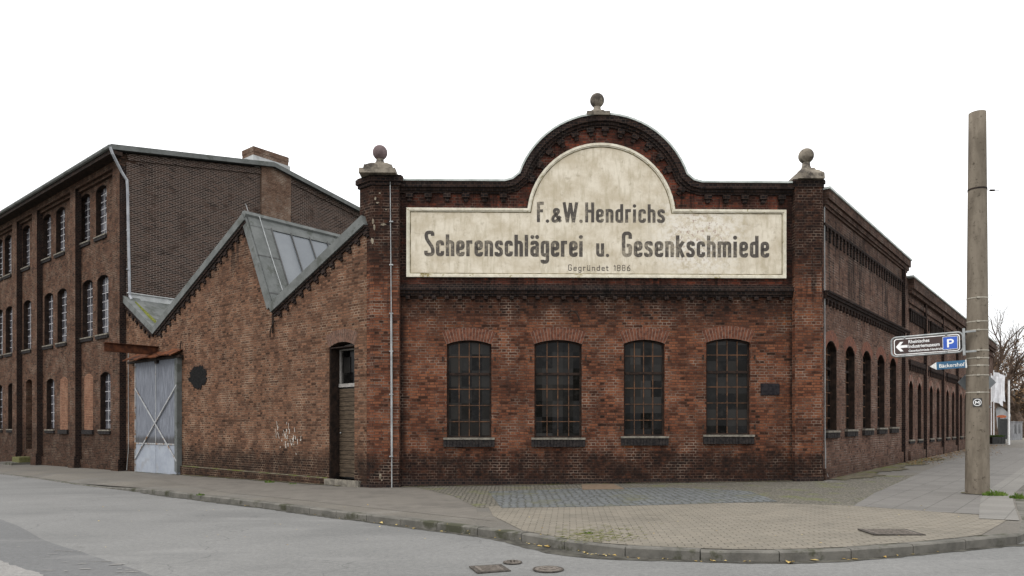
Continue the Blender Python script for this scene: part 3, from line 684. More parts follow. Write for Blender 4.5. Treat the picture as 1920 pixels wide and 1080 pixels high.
# bronze plaque, iron hook
pq = MB(); q0, q1 = FF.p(1426, 741), FF.p(1461, 719); pq.box(q0[0], q1[0], -.03, 0, q0[1], q1[1]); pq.box(q0[0]+.02, q1[0]-.02, -.036, -.03, q0[1]+.02, q1[1]-.02)
part('plaque', pq, 'plaque', cb_, FF)
hk = MB(); h0 = FF.p(1065, 587); hk.tube([(h0[0], -.02, h0[1]), (h0[0]+.08, -.1, h0[1]+.05), (h0[0]+.2, -.14, h0[1]+.02), (h0[0]+.28, -.12, h0[1]-.12), (h0[0]+.33, -.1, h0[1]-.25)], .022, 6)
part('iron_hook', hk, 'iron', cb_, FF)

# right street wall of the corner building ---------------------------
uE = FRt.u(1699); zR = lambda y: FRt.z(1543, y)
zrt = zR(353); rw = [(1548.5, 1569, 642, 807.5), (1585.8, 1602.5, 652, 804.5), (1618, 1633, 661, 803), (1645.8, 1658.5, 668, 800.5), (1669, 1680.5, 674.5, 798.5)]
holes = []; ws = []
for i, (a, b, t, bt_) in enumerate(rw):
    u0, u1 = FRt.u(a), FRt.u(b); uc = (u0+u1)/2; z0 = 1.47+.012*uc; h = 2.62; w = 1.12
    holes.append(arch_pts(w, h, .26, 10, uc, z0)); ws.append((uc, z0, w, h))
rwm = MB(); rwm.slab([(0, -.5), (uE, -.5), (uE, zrt-.02), (0, zrt-.02)], 0, .42, holes)
part('side_wall', rwm, 'side', cb_, FRt)
M['arch_side'] = noisy('arch_brick_side', (.1, .05, .04), (.2, .085, .055), 9, 5, .9, .5)
for i, (uc, z0, w, h) in enumerate(ws):
    res = win_meshes(w, h, .26, .17, 3, 7, .7, .028, 'frame_dark', 'bars', 'glass', (.08, .1, .16), (.3, .006, 'arch_side'), seed=11, lining=1)
    add_window(cb_, FRt, uc, z0, res)
rcn = MB(); Z = zrt
rcn.box(0.12, uE+.1, -.16, 0, Z-.3, Z-.04); rcn.box(.12, uE+.06, -.1, 0, Z-.44, Z-.3); rcn.box(.12, uE, -.05, 0, Z-.52, Z-.44)
part('cornice', rcn, 'side', cb_, FRt)
dt = MB(); zd = zR(421); zd2 = zR(447)
x = .3
dt.box(.12, uE, -.06, 0, zd-.02, zd+.06)
while x < uE-.1: dt.box(x, x+.13, -.055, 0, zd-.14, zd-.02); dt.box(x, x+.13, -.035, 0, zd2, zd-.14); x += .38
sz = zR(549); dt.box(.12, uE, -.13, 0, sz-.08, sz); dt.box(.12, uE, -.17, 0, sz, sz+.07); dt.box(.12, uE, -.08, 0, sz-.16, sz-.08)
x = .3
while x < uE-.1: dt.box(x, x+.12, -.08, 0, sz-.3, sz-.16); x += .36
part('dentil_band', dt, 'cornice', cb_, FRt)
rcp = MB(); rcp.box(.1, uE+.14, -.2, .45, Z-.04, Z+.02); part('coping', rcp, 'coping', cb_, FRt)
rpl = MB(); rpl.slab([(.12, -.5), (uE, -.5), (uE, .62), (.12, .42)], -.07, 0, back=False); part('plinth', rpl, 'side', cb_, FRt)
ep = MB(); ep.box(FRt.u(1691), FRt.u(1699.5, .13), -.13, .3, -.5, FRt.z(1699, 512)); part('pier', ep, 'side', cb_, FRt, flank_shade='cornice')
cw = MB(); cw.tube([(.14, -.03, Z-.1), (.15, -.04, 3), (.16, -.04, 1.2), (.17, -.05, .9), (.18, -.05, .35), (.34, -.07, .18)], .014, 6)
part('conductor_pipe', cw, 'zinc_light', cb_, FRt)
# flat roof and hidden walls
FRoot = (0, 0)
P2 = FRt.xy(uE); P3 = (P2[0]+dLv[0]*9.67, P2[1]+dLv[1]*9.67)
rf = MB(); inset = lambda p, c=(4, 26): (p[0]+(c[0]-p[0])*.03, p[1]+(c[1]-p[1])*.03)
rf.prism([inset(p) for p in (P0, PR, P2, P3)], 7.0, 7.2); part('roof', rf, 'tar', cb_)
bw_ = MB()
def wall_xy(mb, a, b, z0, z1, th=.3):
    l = math.hypot(b[0]-a[0], b[1]-a[1]); nx, ny = (b[1]-a[1])/l*th, -(b[0]-a[0])/l*th
    mb.prism([a, b, (b[0]-nx, b[1]-ny), (a[0]-nx, a[1]-ny)], z0, z1)
wall_xy(bw_, P2, P3, -.5, 8.2); wall_xy(bw_, P3, (P0[0]+dR[0]*.4, P0[1]+dR[1]*.4), 5, 7.9)
part('rear_wall', bw_, 'side', cb_)

# ================================================================ LOW SIDE WING
sw = thing('side_wing', 'long low brick wing with narrow arched windows, running back behind the concrete pole', 'building', (P2[0], P2[1], 0))
FW = Fr(P2[0], P2[1], AR); LW = 31.; zw = FRt.z(1705, 523)
bay = (FW.u(1797)-FW.u(1699))/3; wo1, wo2 = (FW.u(1704)+FW.u(1710))/2+.12, (FW.u(1719)+FW.u(1727.5))/2+.1; holes = []; cs = []
for k in range(6):
    for off in (wo1, wo2):
        uc = k*bay+off
        if uc < LW-.8: holes.append(arch_pts(.85, 2.45, .3, 8, uc, 1.05)); cs.append(uc)
wm = MB(); wm.slab([(0.05, -.5), (LW, -.5), (LW, zw-.03), (.05, zw-.03)], 0, .4, holes); part('wall', wm, 'side', sw, FW)
res = win_meshes(.85, 2.45, .3, .13, 2, 6, None, .03, 'frame_dark', 'bars', 'glass', (.06, .08, .1), (.25, .005, 'arch_side'), seed=21, lining=1)
for uc in cs: add_window(sw, FW, uc, 1.05, res)
pw0, pw1 = FW.u(1732), FW.u(1739.5, .13)
for k in range(1, 7):
    pm_ = MB(); u_ = (k-1)*bay; pm_.box(u_+pw0, u_+pw1, -.13, 0, -.5, zw-1.15); pm_.box(u_+pw0+.03, u_+pw1-.03, -.1, 0, zw-1.15, zw-.5); part('pier', pm_, 'side', sw, FW, flank_shade='cornice')
wc = MB(); wc.box(.4, LW, -.22, 0, zw-.45, zw-.03); wc.box(.4, LW, -.14, 0, zw-.62, zw-.45); wc.box(.4, LW, -.06, 0, zw-1.0, zw-.8)
part('cornice', wc, 'side', sw, FW)
wd = MB()
for k in range(6):
    x = k*bay+.6
    while x < (k+1)*bay-.1: wd.box(x, x+.14, -.08, 0, zw-1.75, zw-1.3); x += .36
    wd.box(k*bay+.45, (k+1)*bay-.05, -.1, 0, zw-1.3, zw-1.22); wd.box(k*bay+.45, (k+1)*bay-.05, -.09, 0, 4.15, 4.35)
    x = k*bay+.6
    while x < (k+1)*bay-.1: wd.box(x, x+.12, -.07, 0, 3.9, 4.15); x += .36
part('dentil_band', wd, 'cornice', sw, FW)
wcp = MB(); wcp.box(0.05, LW+.1, -.27, .45, zw-.03, zw+.03); part('coping', wcp, 'coping', sw, FW)
wp = MB(); wp.box(.45, LW, -.08, 0, -.5, .6); part('plinth', wp, 'side', sw, FW)
we = MB(); we.box(LW-.002, LW+.3, .4, 9.6, -.5, zw-.2); we.box(0.1, LW, 9.3, 9.6, -.5, zw-.2); part('rear_wall', we, 'side', sw, FW)
wr = MB(); wr.box(.1, LW, .4, 9.4, zw-.6, zw-.4); part('roof', wr, 'tar', sw, FW)

# ================================================================ SAWTOOTH WORKSHOP (left)
sf = thing('sawtooth_workshop', 'brown brick workshop with zigzag sawtooth roofline and a sliding gate', 'building', (P0[0], P0[1], 0))
uC = FL.u(236)
v1 = FL.p(511, 574); pk = FL.p(461.5, 404); v2 = FL.p(292, 616); t0_ = FL.p(224, 560); t2 = (0.05, FL.z(680, 410))
prof = [(uC-.02, t0_[1]), v2, pk, v1, t2]
def hole_rect(a, b, t, bt_): u0, u1 = FL.u(a), FL.u(b); return u0, u1, FL.z((a+b)/2, bt_), FL.z((a+b)/2, t)
du0, du1 = FL.u(617), FL.u(664.5); dz1 = FL.z(640, 641); dz0 = FL.z(640, 899)
g0, g1 = FL.u(254), FL.u(335); gzt = FL.z(295, 672); gzb = FL.z(295, 889)
holes = [arch_pts(du1-du0, dz1-dz0, .13, 10, (du0+du1)/2, dz0)]
sm = MB(); sm.slab([(uC-.02, -.8), (0.1, -.8), (.1, t2[1]-.05)]+[(x_, z_-.05) for x_, z_ in prof[::-1]], 0, .5, holes, hole_depth=.42)
part('wall', sm, 'left', sf, FL)
# plinth
spl = MB(); ug = FL.u(341); spl.slab([(ug, -.8), (du0-.05, -.8), (du0-.05, FL.z(612, 897)), (ug, FL.z(341, 874))], -.06, 0, back=False)
part('plinth', spl, 'left', sf, FL)
spm = MB(); spm.quad((ug, -.062, FL.z(341, 874)+.004), (du0-.05, -.062, FL.z(612, 897)+.004), (du0-.05, 0, FL.z(612, 897)+.03), (ug, 0, FL.z(341, 874)+.03)); part('plinth_moss', spm, 'dirt', sf, FL)
# verge coping, corbelled brick below
vg = MB(); vg.band(prof[:3], -.05, .2, -.5, .13); vg.band([pk, v1], -.03, .22, -.5, .08); vg.band([v1, t2], -.05, .24, -.5, .14)
part('verge', vg, 'zinc', sf, FL)
vb = MB()
for seg in ([prof[0], v2], [v2, pk], [v1, t2]):
    vb.band(seg, .2, .3, 0, .09); vb.band(seg, .3, .38, 0, .05)
    for i, (x, z, tx, tz) in enumerate(along(seg, .42, .3)):
        corbel_at(vb, x, z, tx, tz, .38, .17, .1, .07); corbel_at(vb, x+.03, z, tx, tz, .48, .09, .08, .05)
part('corbel_band', vb, 'cornice', sf, FL)
# roof planes run back from the street
DEP = 20.
def P3d(u, z, t): x, y = FL.xy(u); return (x+dR[0]*t, y+dR[1]*t, z)
def plane(mb, a, b, t0, t1, th=.0): mb.quad(P3d(*a, t0), P3d(*b, t0), P3d(*b, t1), P3d(*a, t1))
rf1 = MB(); plane(rf1, (uC, t0_[1]-.02), (v2[0], v2[1]-.02), .0, DEP)
plane(rf1, (v2[0], v2[1]-.02), (pk[0], pk[1]-.02), .0, DEP); plane(rf1, (v1[0], v1[1]-.02), (t2[0], t2[1]-.02), 0, DEP)
part('roof', rf1, 'zinc', sf)
# steep glazed side: metal edge then panes
def onsteep(k, off=0.): return (pk[0]+(v1[0]-pk[0])*k+off*.88, pk[1]+(v1[1]-pk[1])*k+off*.45)
se = MB(); plane(se, onsteep(0, .0), onsteep(1, .0), 0, DEP); plane(se, onsteep(0, .05), onsteep(1, .05), 0, .8)
plane(se, onsteep(0, .06), onsteep(.12, .06), 0, DEP); plane(se, onsteep(.93, .06), onsteep(1, .06), 0, DEP)
se.quad(P3d(*onsteep(0, .05), .8), P3d(*onsteep(1, .05), .8), P3d(*onsteep(1, 0), .8), P3d(*onsteep(0, 0), .8))
part('skylight_frame', se, 'zinc', sf)
for k in range(24):
    a = .82+k*.76; b = a+.74
    if b > DEP: break
    gp = MB(); plane(gp, onsteep(.12, .03), onsteep(.93, .03), a, b); part('skylight_pane', gp, 'roofglass', sf)
brs = MB()
for k in range(24):
    a = .81+k*.76; p_, q_ = P3d(*onsteep(.1, .07), a), P3d(*onsteep(.94, .07), a); brs.tube([p_, q_], .024, 4)
part('skylight_bars', brs, 'black', sf)
rc_ = MB()
rc_.tube([P3d(pk[0], pk[1]+.02, -.1), P3d(pk[0], pk[1]+.02, DEP)], .13, 6); part('ridge_cap', rc_, 'zinc', sf)
lw_ = MB(); a = P3d(*onsteep(.01, .12), .42); b = P3d(*onsteep(.5, .1), .45); c = P3d(*onsteep(.96, .1), .5)
lw_.tube([P3d(pk[0], pk[1]+.12, .2), a, b, c], .014, 5)
tip = P3d(pk[0]-.02, pk[1]+.12, .1); lw_.tube([tip, (tip[0]-.1, tip[1], tip[2]+.3)], .01, 5)
part('lightning_wire', lw_, 'zinc_light', sf)
seam = MB()
for kk in (.03, .45, .86): seam.quad(P3d(*onsteep(kk, .056), -.02), P3d(*onsteep(kk+.012, .056), -.02), P3d(*onsteep(kk+.012, .056), .8), P3d(*onsteep(kk, .056), .8))
part('seams', seam, 'black', sf)
# moss in the gutter and white flashing against the mill wall
fl = MB(); zz_ = t0_[1]
uQ = FL.u(224, .26)+.09
a, b = P3d(uQ, zz_-.3, .05), P3d(uQ, zz_-.3, DEP); fl.quad(a, b, (b[0], b[1], b[2]+.46), (a[0], a[1], a[2]+.46))
fl.tube([P3d(uQ+.02, zz_+.16, -.0), P3d(uQ+.02, zz_+.16, DEP)], .03, 6); part('flashing', fl, 'flash', sf)
ms_ = MB(); k_ = lambda f_: (v2[0]+(uC-v2[0])*f_, v2[1]+(t0_[1]-v2[1])*f_+.01)
kk5 = lambda f_: (k_(f_)[0], k_(f_)[1]+.05)
ms_.quad(P3d(*kk5(.8), .12), P3d(*kk5(.3), .08), P3d(*kk5(.05), .15), P3d(*kk5(.08), .3), P3d(*kk5(.4), .26), P3d(*kk5(.83), .2)); part('gutter_moss', ms_, 'moss', sf)

# sliding gate ------------------------------------------------------
def board_mat():
    n = NT('gate_boards'); u, v, _ = n.sep()
    st = n.noise(3, 8, .75, sc=(9, .5, 1)); bd = n.math('FRACT', n.math('MULTIPLY', u, 7.))
    c = n.mix(n.rng(st, .34, .66), (.06, .065, .08), (.2, .215, .25))
    lowd = n.math('MULTIPLY', n.rng(n.math('ADD', v, n.math('MULTIPLY', st, .5)), 1.35, 1.55, 1., 0.), .8)
    c = n.mix(lowd, c, (.03, .027, .025))
    c = n.mix(n.rng(bd, .0, .07, .8, 0.), c, (.02, .02, .022)); n.bump(st, .4, .01); return n.out(c, .85)
M['boards'] = board_mat()
M['gate_metal'] = noisy('gate_sheet_metal', (.24, .262, .305), (.295, .32, .36), 2, 6, .6, .2, c3=(.24, .25, .27), s3=1.4, spec=.2)
M['gate_frame'] = noisy('gate_frame', (.27, .275, .28), (.37, .375, .38), 5, 6, .7, .2, c3=(.18, .1, .05), s3=3)
nG = .12; G0, G1 = FL.u(254, nG), FL.u(334, nG); GT, GB, GM = FL.z(295, 676, nG), FL.z(295, 888, nG), FL.z(295, 832, nG)
gate = MB(); gate.box(G0, G1, -nG, -.03, GM, GT); gt = part('sliding_gate', gate, 'boards', sf, FL); gt['label'] = 'weathered grey plank gate with crossed braces and sheet metal foot'
gm = MB(); mid = (G0+G1)/2; gm.box(G0, mid-.012, -nG-.004, -.03, GB, GM-.01); gm.box(mid+.012, G1, -nG-.004, -.03, GB, GM-.01); link('kick_plate', gm.mesh('kick_plate', M['gate_metal']), gt)
gf = MB(); t_ = .05; y0_, y1_ = -nG-.03, -nG
gf.box(G0, G0+t_, y0_, y1_, GB, GT); gf.box(G1-t_, G1, y0_, y1_, GB, GT); gf.box(G0+t_, G1-t_, y0_, y1_, GM-.03, GM+.02); gf.box(mid-.02, mid+.02, y0_+.01, y1_, GM+.02, GT)
link('gate_frame', gf.mesh('gate_frame', M['gate_frame']), gt)
br = MB()
zx = FL.z(254, 728, nG); zy = FL.z(254, 855, nG)
for i, (a, b) in enumerate((((G0+.05, zx), (G1-.05, zy-.1)), ((G1-.05, zx), (G0+.05, zy-.1)))): br.band([a, b], -.028, .028, nG+.03+.002*i, nG+.05+.004*i)
link('brace', br.mesh('brace', M['gate_frame']), gt)
ps = MB(); ps.box(FL.u(335), FL.u(341), -.16, 0, FL.z(338, 884), FL.z(338, 671)); ps.tube([(G1+.01, -nG-.05, GB), (G1+.01, -nG-.05, GT)], .022, 6)
part('gate_post', ps, 'zinc', sf, FL)
rail = MB(); rail.box(FL.u(248), FL.u(345), -.2, 0, GT, GT+.09); rail.box(FL.u(300), FL.u(304), -.22, -.02, GT-.12, GT+.25); part('gate_rail', rail, 'iron', sf, FL)
cnp = MB(); ca, cb2 = FL.u(246, .1), FL.u(338, .1); cz0 = GT+.1
N_ = 10
for i in range(N_):
    f0, f1 = i/N_, (i+1)/N_; zA = cz0+.14+.03*sin(i*1.7); zB = cz0+.14+.03*sin((i+1)*1.7)
    x0_, x1_ = ca+(cb2-ca)*f0, ca+(cb2-ca)*f1
    cnp.quad((x0_, 0, zA+.12), (x1_, 0, zB+.12), (x1_, -.45, zB-.12), (x0_, -.45, zA-.12)); cnp.quad((x0_, -.45, zA-.12), (x1_, -.45, zB-.12), (x1_, -.44, zB-.16), (x0_, -.44, zA-.16))
    cnp.quad((x0_, 0, zA+.08), (x1_, 0, zB+.08), (x1_, -.44, zB-.16), (x0_, -.44, zA-.16))
part('rusty_canopy', cnp, 'rust', sf, FL)
hb = MB(); bu, bz = FL.p(296, 650); bz2 = FL.z(296, 666)
hb.box(bu-.09, bu+.09, -1.95, .1, bz-.02, bz); hb.box(bu-.09, bu+.09, -1.95, .1, bz2, bz2+.02); hb.box(bu-.008, bu+.008, -1.95, .1, bz2+.02, bz-.02)
part('hoist_beam', hb, 'lead', sf, FL)
# round sealed opening, ragged bitumen edge
c0 = FL.p(371.5, 706); rr = .37; pts = [(c0[0]+(rr+random.uniform(-.07, .06))*cos(a)*1.72, c0[1]+(rr+random.uniform(-.06, .06))*sin(a)*1.08-(.06 if 4.4 < a < 5.2 else 0)) for a in [2*pi*k/60 for k in range(60)]]
rm = MB(); rm.slab(pts, -.02, 0, back=False); part('sealed_flue', rm, 'blackpatch', sf, FL)
# narrow door
dw, dh = du1-du0, dz1-dz0; duc = (du0+du1)/2; rec = .38
dz_t = FL.z(650, 721); door = MB(); nb = 20; bh = (dz_t-dz0-.12)/nb
for i in range(nb): z_ = dz0+.04+i*bh; door.box(du0+.02, du1-.0, rec-.03+(.006 if i % 2 else 0), rec+.02, z_+.008, z_+bh-.006)
dr = part('door', door, 'wood', sf, FL); dr['label'] = 'narrow dark plank door below a small window'
dln = MB(); dln.box(du0+.003, du0+.03, .02, rec-.03, dz0, dz1-.13); dln.box(du0+.03, du1-.003, .02, rec-.03, dz1-.16, dz1-.13); link('door_lining', dln.mesh('door_lining', M['frame_dark']), dr)
dk = MB(); dk.box(du0+.0, du1, rec+.02, rec+.05, dz0, dz_t); link('door_back', dk.mesh('door_back', M['black']), dr)
dknob = MB(); dknob.lathe([(.002, -.025), (.02, -.015), (.024, 0), (.02, .015), (.002, .025)], n=10); kn = link('knob', dknob.mesh('knob', M['zinc_light'], smooth=True), dr, (du0+.12, rec-.06, FL.z(640, 812, 0)))
trw = MB(); tb = dz_t+.0; trw.box(du0, du1, rec-.06, rec+.02, tb-.04, tb+.06); trw.box(du0+.02, du0+.09, rec-.03, rec+.02, tb+.06, dz1-.1); trw.box(du1-.06, du1, rec-.03, rec+.02, tb+.06, dz1-.14); trw.box(duc+.14, duc+.19, rec-.03, rec+.02, tb+.06, dz1-.1)
trw.slab(arch_pts(dw, .18, .13, 8, duc, dz1-.2), rec-.03, rec+.02)
twd = part('transom_window', trw, 'wood_grey', sf, FL)
tg = MB(); tg.box(du0, du1, rec+.021, rec+.03, tb, dz1-.03); link('pane', tg.mesh('pane', M['glass']), twd)
stp = MB(); stp.box(du0-.1, du1+.3, -.1, .42, -.6, dz0); part('doorstep', stp, 'sill', sf, FL)
resd = win_meshes(dw, dh, .13, .4, 1, 1, None, .02, 'frame_dark', 'bars', 'glass', None, (.36, .006, 'arch_brown'), seed=31)
xd, yd = FL.xy(duc); ao = link('door_arch', resd['arch'], sf, (xd-sf.location.x, yd-sf.location.y, dz0), FL.a); link('arch_mortar', resd['arch_m'], ao)
# iron anchors and rusty remains
an = MB(); a1 = FL.p(513, 590); an.tube([(a1[0], -.04, a1[1]), (a1[0]+.01, -.04, a1[1]-.6)], .03, 6); an.tube([(a1[0]+.1, -.03, a1[1]-.2), (a1[0]+.03, -.12, a1[1]-.45), (a1[0]-.05, -.1, a1[1]-.72)], .02, 6)
a2 = FL.p(341, 642); an.tube([(a2[0]+.05, -.05, a2[1]+.05), (a2[0], -.06, a2[1]-.15), (a2[0]-.06, -.05, a2[1]-.6)], .022, 6)
part('iron_anchor', an, 'iron', sf, FL)
wn = MB(); w1 = FL.p(240, 660, .05); wn.tube([(w1[0], -.04, w1[1]), (w1[0]+.02, -.04, 1.2), (w1[0]+.03, -.05, .6), (w1[0]-.05, -.06, .1), (w1[0]-.1, -.06, -.2)], .012, 5)
part('conductor_wire', wn, 'zinc_light', sf, FL)
# chalky smears on the wall
gr_ = MB(); cgx, cgz = FL.p(540, 826)
for i in range(34):
    a = random.uniform(0, 2*pi); q = random.gauss(0, .24); x_ = cgx+q*1.3+random.uniform(-.15, .15); z_ = cgz+random.gauss(0, .2); l = random.uniform(.03, .22); s2 = random.uniform(-.5, .5); w_ = random.uniform(.012, .035)
    gr_.quad((x_, -.003-.0004*i, z_), (x_+w_, -.003-.0004*i, z_), (x_+w_+s2*l, -.003-.0004*i, z_+l), (x_+s2*l, -.003-.0004*i, z_+l))
M['chalk'] = noisy('chalk', (.3, .27, .24), (.6, .56, .5), 20)
part('chalk_smears', gr_, 'chalk', sf, FL)['kind'] = 'stuff'

# ================================================================ THREE STOREY MILL
npil = .26; uM = FL.u(224, npil); xm, ym = FL.xy(uM)
ml = thing('mill_building', 'three storey dark brick mill with rows of tall white barred windows', 'building', (xm, ym, 0))
ME = -62.; zE = FL.z(215, 291, npil)
holes = []; wl_ = []
# (left px, right px, top y, bottom y, kind)
rows_ = {
 'top': [(179, 200, 347, 442), (150, 168, 364, 455), (104.5, 121.5, 390, 476), (80, 95.5, 404, 486), (42.5, 55, 425, 504), (9, 20.5, 444.5, 519)],
 'mid': [(181, 204, 515, 627), (155, 172.5, 523, 632), (107, 125, 540, 642), (83, 99, 547, 647), (43, 59, 560, 655), (10, 24, 572, 662)],
 'low': [(187, 207.5, 697, 806), (86, 103, 707, 804), (14, 28, 717, 800.5)]}
zz = {'top': (FL.z(190, 442), FL.z(190, 347)), 'mid': (FL.z(193, 627), FL.z(193, 515)), 'low': (FL.z(197, 806), FL.z(197, 697))}
rc3 = {'top': (1.18, .16), 'mid': (1.22, .16), 'low': (1.1, .16)}
spots = []
for k, lst in rows_.items():
    for a, b, t, bt_ in lst: spots.append((k, FL.u((a+b)/2)))
ub = FL.u((187+207.5)/2)
# continue the rhythm beyond the frame
ucs = [u for k, u in spots if k == 'mid']
bw2 = ucs[0]-ucs[2]
for k in ('top', 'mid', 'low'):
    for j in range(1, 6):
        for off in (0, 1):
            u_ = ucs[5]-off*(ucs[0]-ucs[1])-(j-1)*bw2 if not (j == 1 and off == 0) else None
            if u_ and u_ > ME+1: spots.append((k, u_))
for k, uc in spots:
    z0, z1 = zz[k]; w = rc3[k][0]; holes.append(arch_pts(w, z1-z0, .16, 8, uc, z0)); wl_.append((k, uc, z0, w, z1-z0))
d0, d1 = FL.u(45), FL.u(64.5); ddz0, ddz1 = FL.z(55, 842), FL.z(55, 711); dcu = (d0+d1)/2; dwid = .98
holes.append(arch_pts(dwid, ddz1-ddz0, .16, 8, dcu, ddz0))
mm = MB(); mm.slab([(ME, -1.2), (uM, -1.2), (uM, zE), (ME, zE)], 0, .4, holes); part('street_wall', mm, 'mill', ml, FL)
for k, uc, z0, w, h in wl_:
    res = win_meshes(w, h, .16, .19, 3, 7 if k != 'low' else 6, None, .034, 'frame_dark', 'bars_white', 'glass_mill', (.06, .09, .13), None, fw=.06, lining=1, seed=41 if k == 'top' else 42 if k == 'mid' else 43)
    add_window(ml, FL, uc, z0, res)
# bricked-up niches with their sills
for a, b, t, bt_ in ((156, 176.5, 699, 806), (109, 131, 706, 803)):
    uc = FL.u((a+b)/2); z0, z1 = zz['low']; bi = MB(); bi.slab(arch_pts(1.0, z1-z0, .16, 8, uc, z0), -.006, 0, back=False); o = part('blocked_window', bi, 'infill', ml, FL)
    s3 = MB(); s3.box(uc-.6, uc+.6, -.09, 0, z0-.2, z0); link('sill', s3.mesh('sill', M['black_brick']), o)
md = MB(); md.slab(arch_pts(dwid-.02, ddz1-ddz0-.02, .16, 8, dcu, ddz0), .3, .34); o = part('door', md, 'frame_dark', ml, FL)
M['lilac'] = noisy('pale_blue_door', (.17, .17, .24), (.22, .22, .3), 3)
m2 = MB(); m2.box(dcu+.1, dcu+.47, .26, .3, ddz0+.05, ddz0+1.9); link('door_leaf', m2.mesh('door_leaf', M['lilac']), o)
# pilasters
pils = [(224, 211), (141, 131), (69, 60), (31, 23)]
pu = []
for r_, l_ in pils: pu.append((FL.u(l_, npil), FL.u(r_, npil)))
last = pu[-1][0]; u_ = last-bw2
while u_ > ME+1: pu.append((u_, u_+.55)); u_ -= bw2
zfr = FL.z(200, 322, npil)
for a, b in pu:
    pm_ = MB(); pm_.box(a, b, -npil, 0, -1.2, zfr); pm_.box(a-.05, b+(.05 if b < uM-.1 else 0), -npil-.06, 0, -1.2, .25); part('pilaster', pm_, 'mill', ml, FL, flank_shade='cornice')
fz = MB(); fz.box(ME, uM, -npil-.004, 0, zfr, zE-.0); fz.box(ME, uM-.0, -npil*.5, 0, zfr-.12, zfr); part('frieze', fz, 'mill', ml, FL)
mp = MB(); mp.box(ME, dcu-.55, -.07, 0, -1.2, .12); mp.box(dcu+.55, uM, -.07, 0, -1.2, .12); part('plinth', mp, 'mill', ml, FL)
# gable wall facing the sawtooth roof
FG = Fr(xm, ym, AR); gs = MB()
RG = FG.u(517); WG = RG*2
zrg = FG.z(517, 312); zE2 = zE+.05
gs.slab([(0, -1.2), (WG, -1.2), (WG, zE2), (RG, zrg-.15), (0, zE2)], .0, .4); part('gable_wall', gs, 'gable', ml, FG)
gp = MB(); gp.box(0.0, .75, -.05, 0, 5.5, zE2-.35); gp.band([(.0, zE2), (RG, zrg-.15), (WG, zE2)], .05, .3, 0, .07); part('gable_trim', gp, 'gable', ml, FG)
ck = MB(); c0_, c1_ = FG.u(488), FG.u(543); ck.box(c0_, c1_, -.12, 0, 3, FG.z(515, 313)-.0); part('chimney_breast', ck, 'stack', ml, FG)
# roof
ov = .45
def MP(a, t, z): x, y = FL.xy(uM+a, npil); return (x+dR[0]*t, y+dR[1]*t, z)
rfm = MB(); LN = ME-uM
e0 = zE2+.12; sl = (zrg-zE2-.15)/RG; r0 = zrg+.0
for th in (0,):
    for (ta, za, tb2, zb) in ((-ov, e0-sl*ov, RG, r0), (RG, r0, WG+ov, e0-sl*ov)):
        rfm.quad(MP(.3, ta, za), MP(.3, tb2, zb), MP(LN, tb2, zb), MP(LN, ta, za)); rfm.quad(MP(.3, ta, za-.14), MP(.3, tb2, zb-.14), MP(LN, tb2, zb-.14), MP(LN, ta, za-.14))
        rfm.quad(MP(.3, ta, za-.14), MP(.3, ta, za), MP(.3, tb2, zb), MP(.3, tb2, zb-.14))
rof = part('roof', rfm, 'tar', ml)
vgm = MB()
for (ta, za, tb2, zb) in ((-ov, e0-sl*ov, RG, r0), (RG, r0, WG+ov, e0-sl*ov)):
    vgm.quad(MP(.33, ta, za-.16), MP(.33, tb2, zb-.16), MP(.33, tb2, zb+.05), MP(.33, ta, za+.05)); vgm.quad(MP(.33, ta, za+.05), MP(.33, tb2, zb+.05), MP(.1, tb2, zb+.05), MP(.1, ta, za+.05))
part('verge', vgm, 'zinc', ml)
chx = MB(); xx0, xx1 = FG.u(476)+.1, FG.u(540); 
chx.box(c0_-.3, c1_-.0, .1, 1.1, zrg-.8, FG.z(505, 291)); ch = part('chimney', chx, 'stack', ml, FG)
chc = MB(); chc.box(c0_-.315, c1_+.015, .085, 1.115, FG.z(505, 291), FG.z(505, 282)); link('chimney_cap', chc.mesh('chimney_cap', M['stack']), ch); chf = MB(); chf.box(c0_-.36, c1_+.06, .03, 1.16, zrg-.3, FG.z(505, 299)); link('flashing', chf.mesh('flashing', M['flash']), ch)
gut = MB(); gy = -npil-ov-.05
gut.box(ME, uM+.3, -npil-ov, -npil, e0-sl*ov-.32, e0-sl*ov-.16); part('soffit', gut, 'frame_dark', ml, FL)
gut = MB(); gut.tube([(ME, gy, e0-sl*ov-.08), (uM+.35, gy, e0-sl*ov-.08)], .09, 8); part('gutter', gut, 'zinc', ml, FL)
# downpipe: from the gutter end round onto the gable wall
dp = MB()
ga = [(FG.u(188, .2), 0)]
gx = lambda px, py, n=.1: (FG.u(px, n), -n, FG.z(px, py, n))
st_ = FL.xy(uM+.35, -gy); sl_ = loc(FG, st_)
dp.tube([(sl_[0], sl_[1], e0-sl*ov-.1), (sl_[0]+.1, sl_[1], e0-sl*ov-.35), gx(228, 322, .12), gx(238, 338, .1), gx(239, 352, .1), gx(243, 554, .1), (FG.u(246, .2), -.25, FG.z(246, 562, .2))], .055, 10)
for yy in (365, 432, 505): p_ = gx(240, yy, .1); dp.tube([(p_[0], p_[1], p_[2]-.02), (p_[0], p_[1], p_[2]+.02)], .068, 10)
part('downpipe', dp, 'zinc_pipe', ml, FG)
# remaining walls
mb2 = MB(); Q0 = FL.xy(ME, 0); far = lambda p, t: (p[0]+dR[0]*t, p[1]+dR[1]*t)
C1 = far((xm, ym), WG); C2 = far(Q0, WG); wall_xy(mb2, C1, C2, -1, zE); wall_xy(mb2, C2, Q0, -1, zE); part('rear_wall', mb2, 'mill', ml)

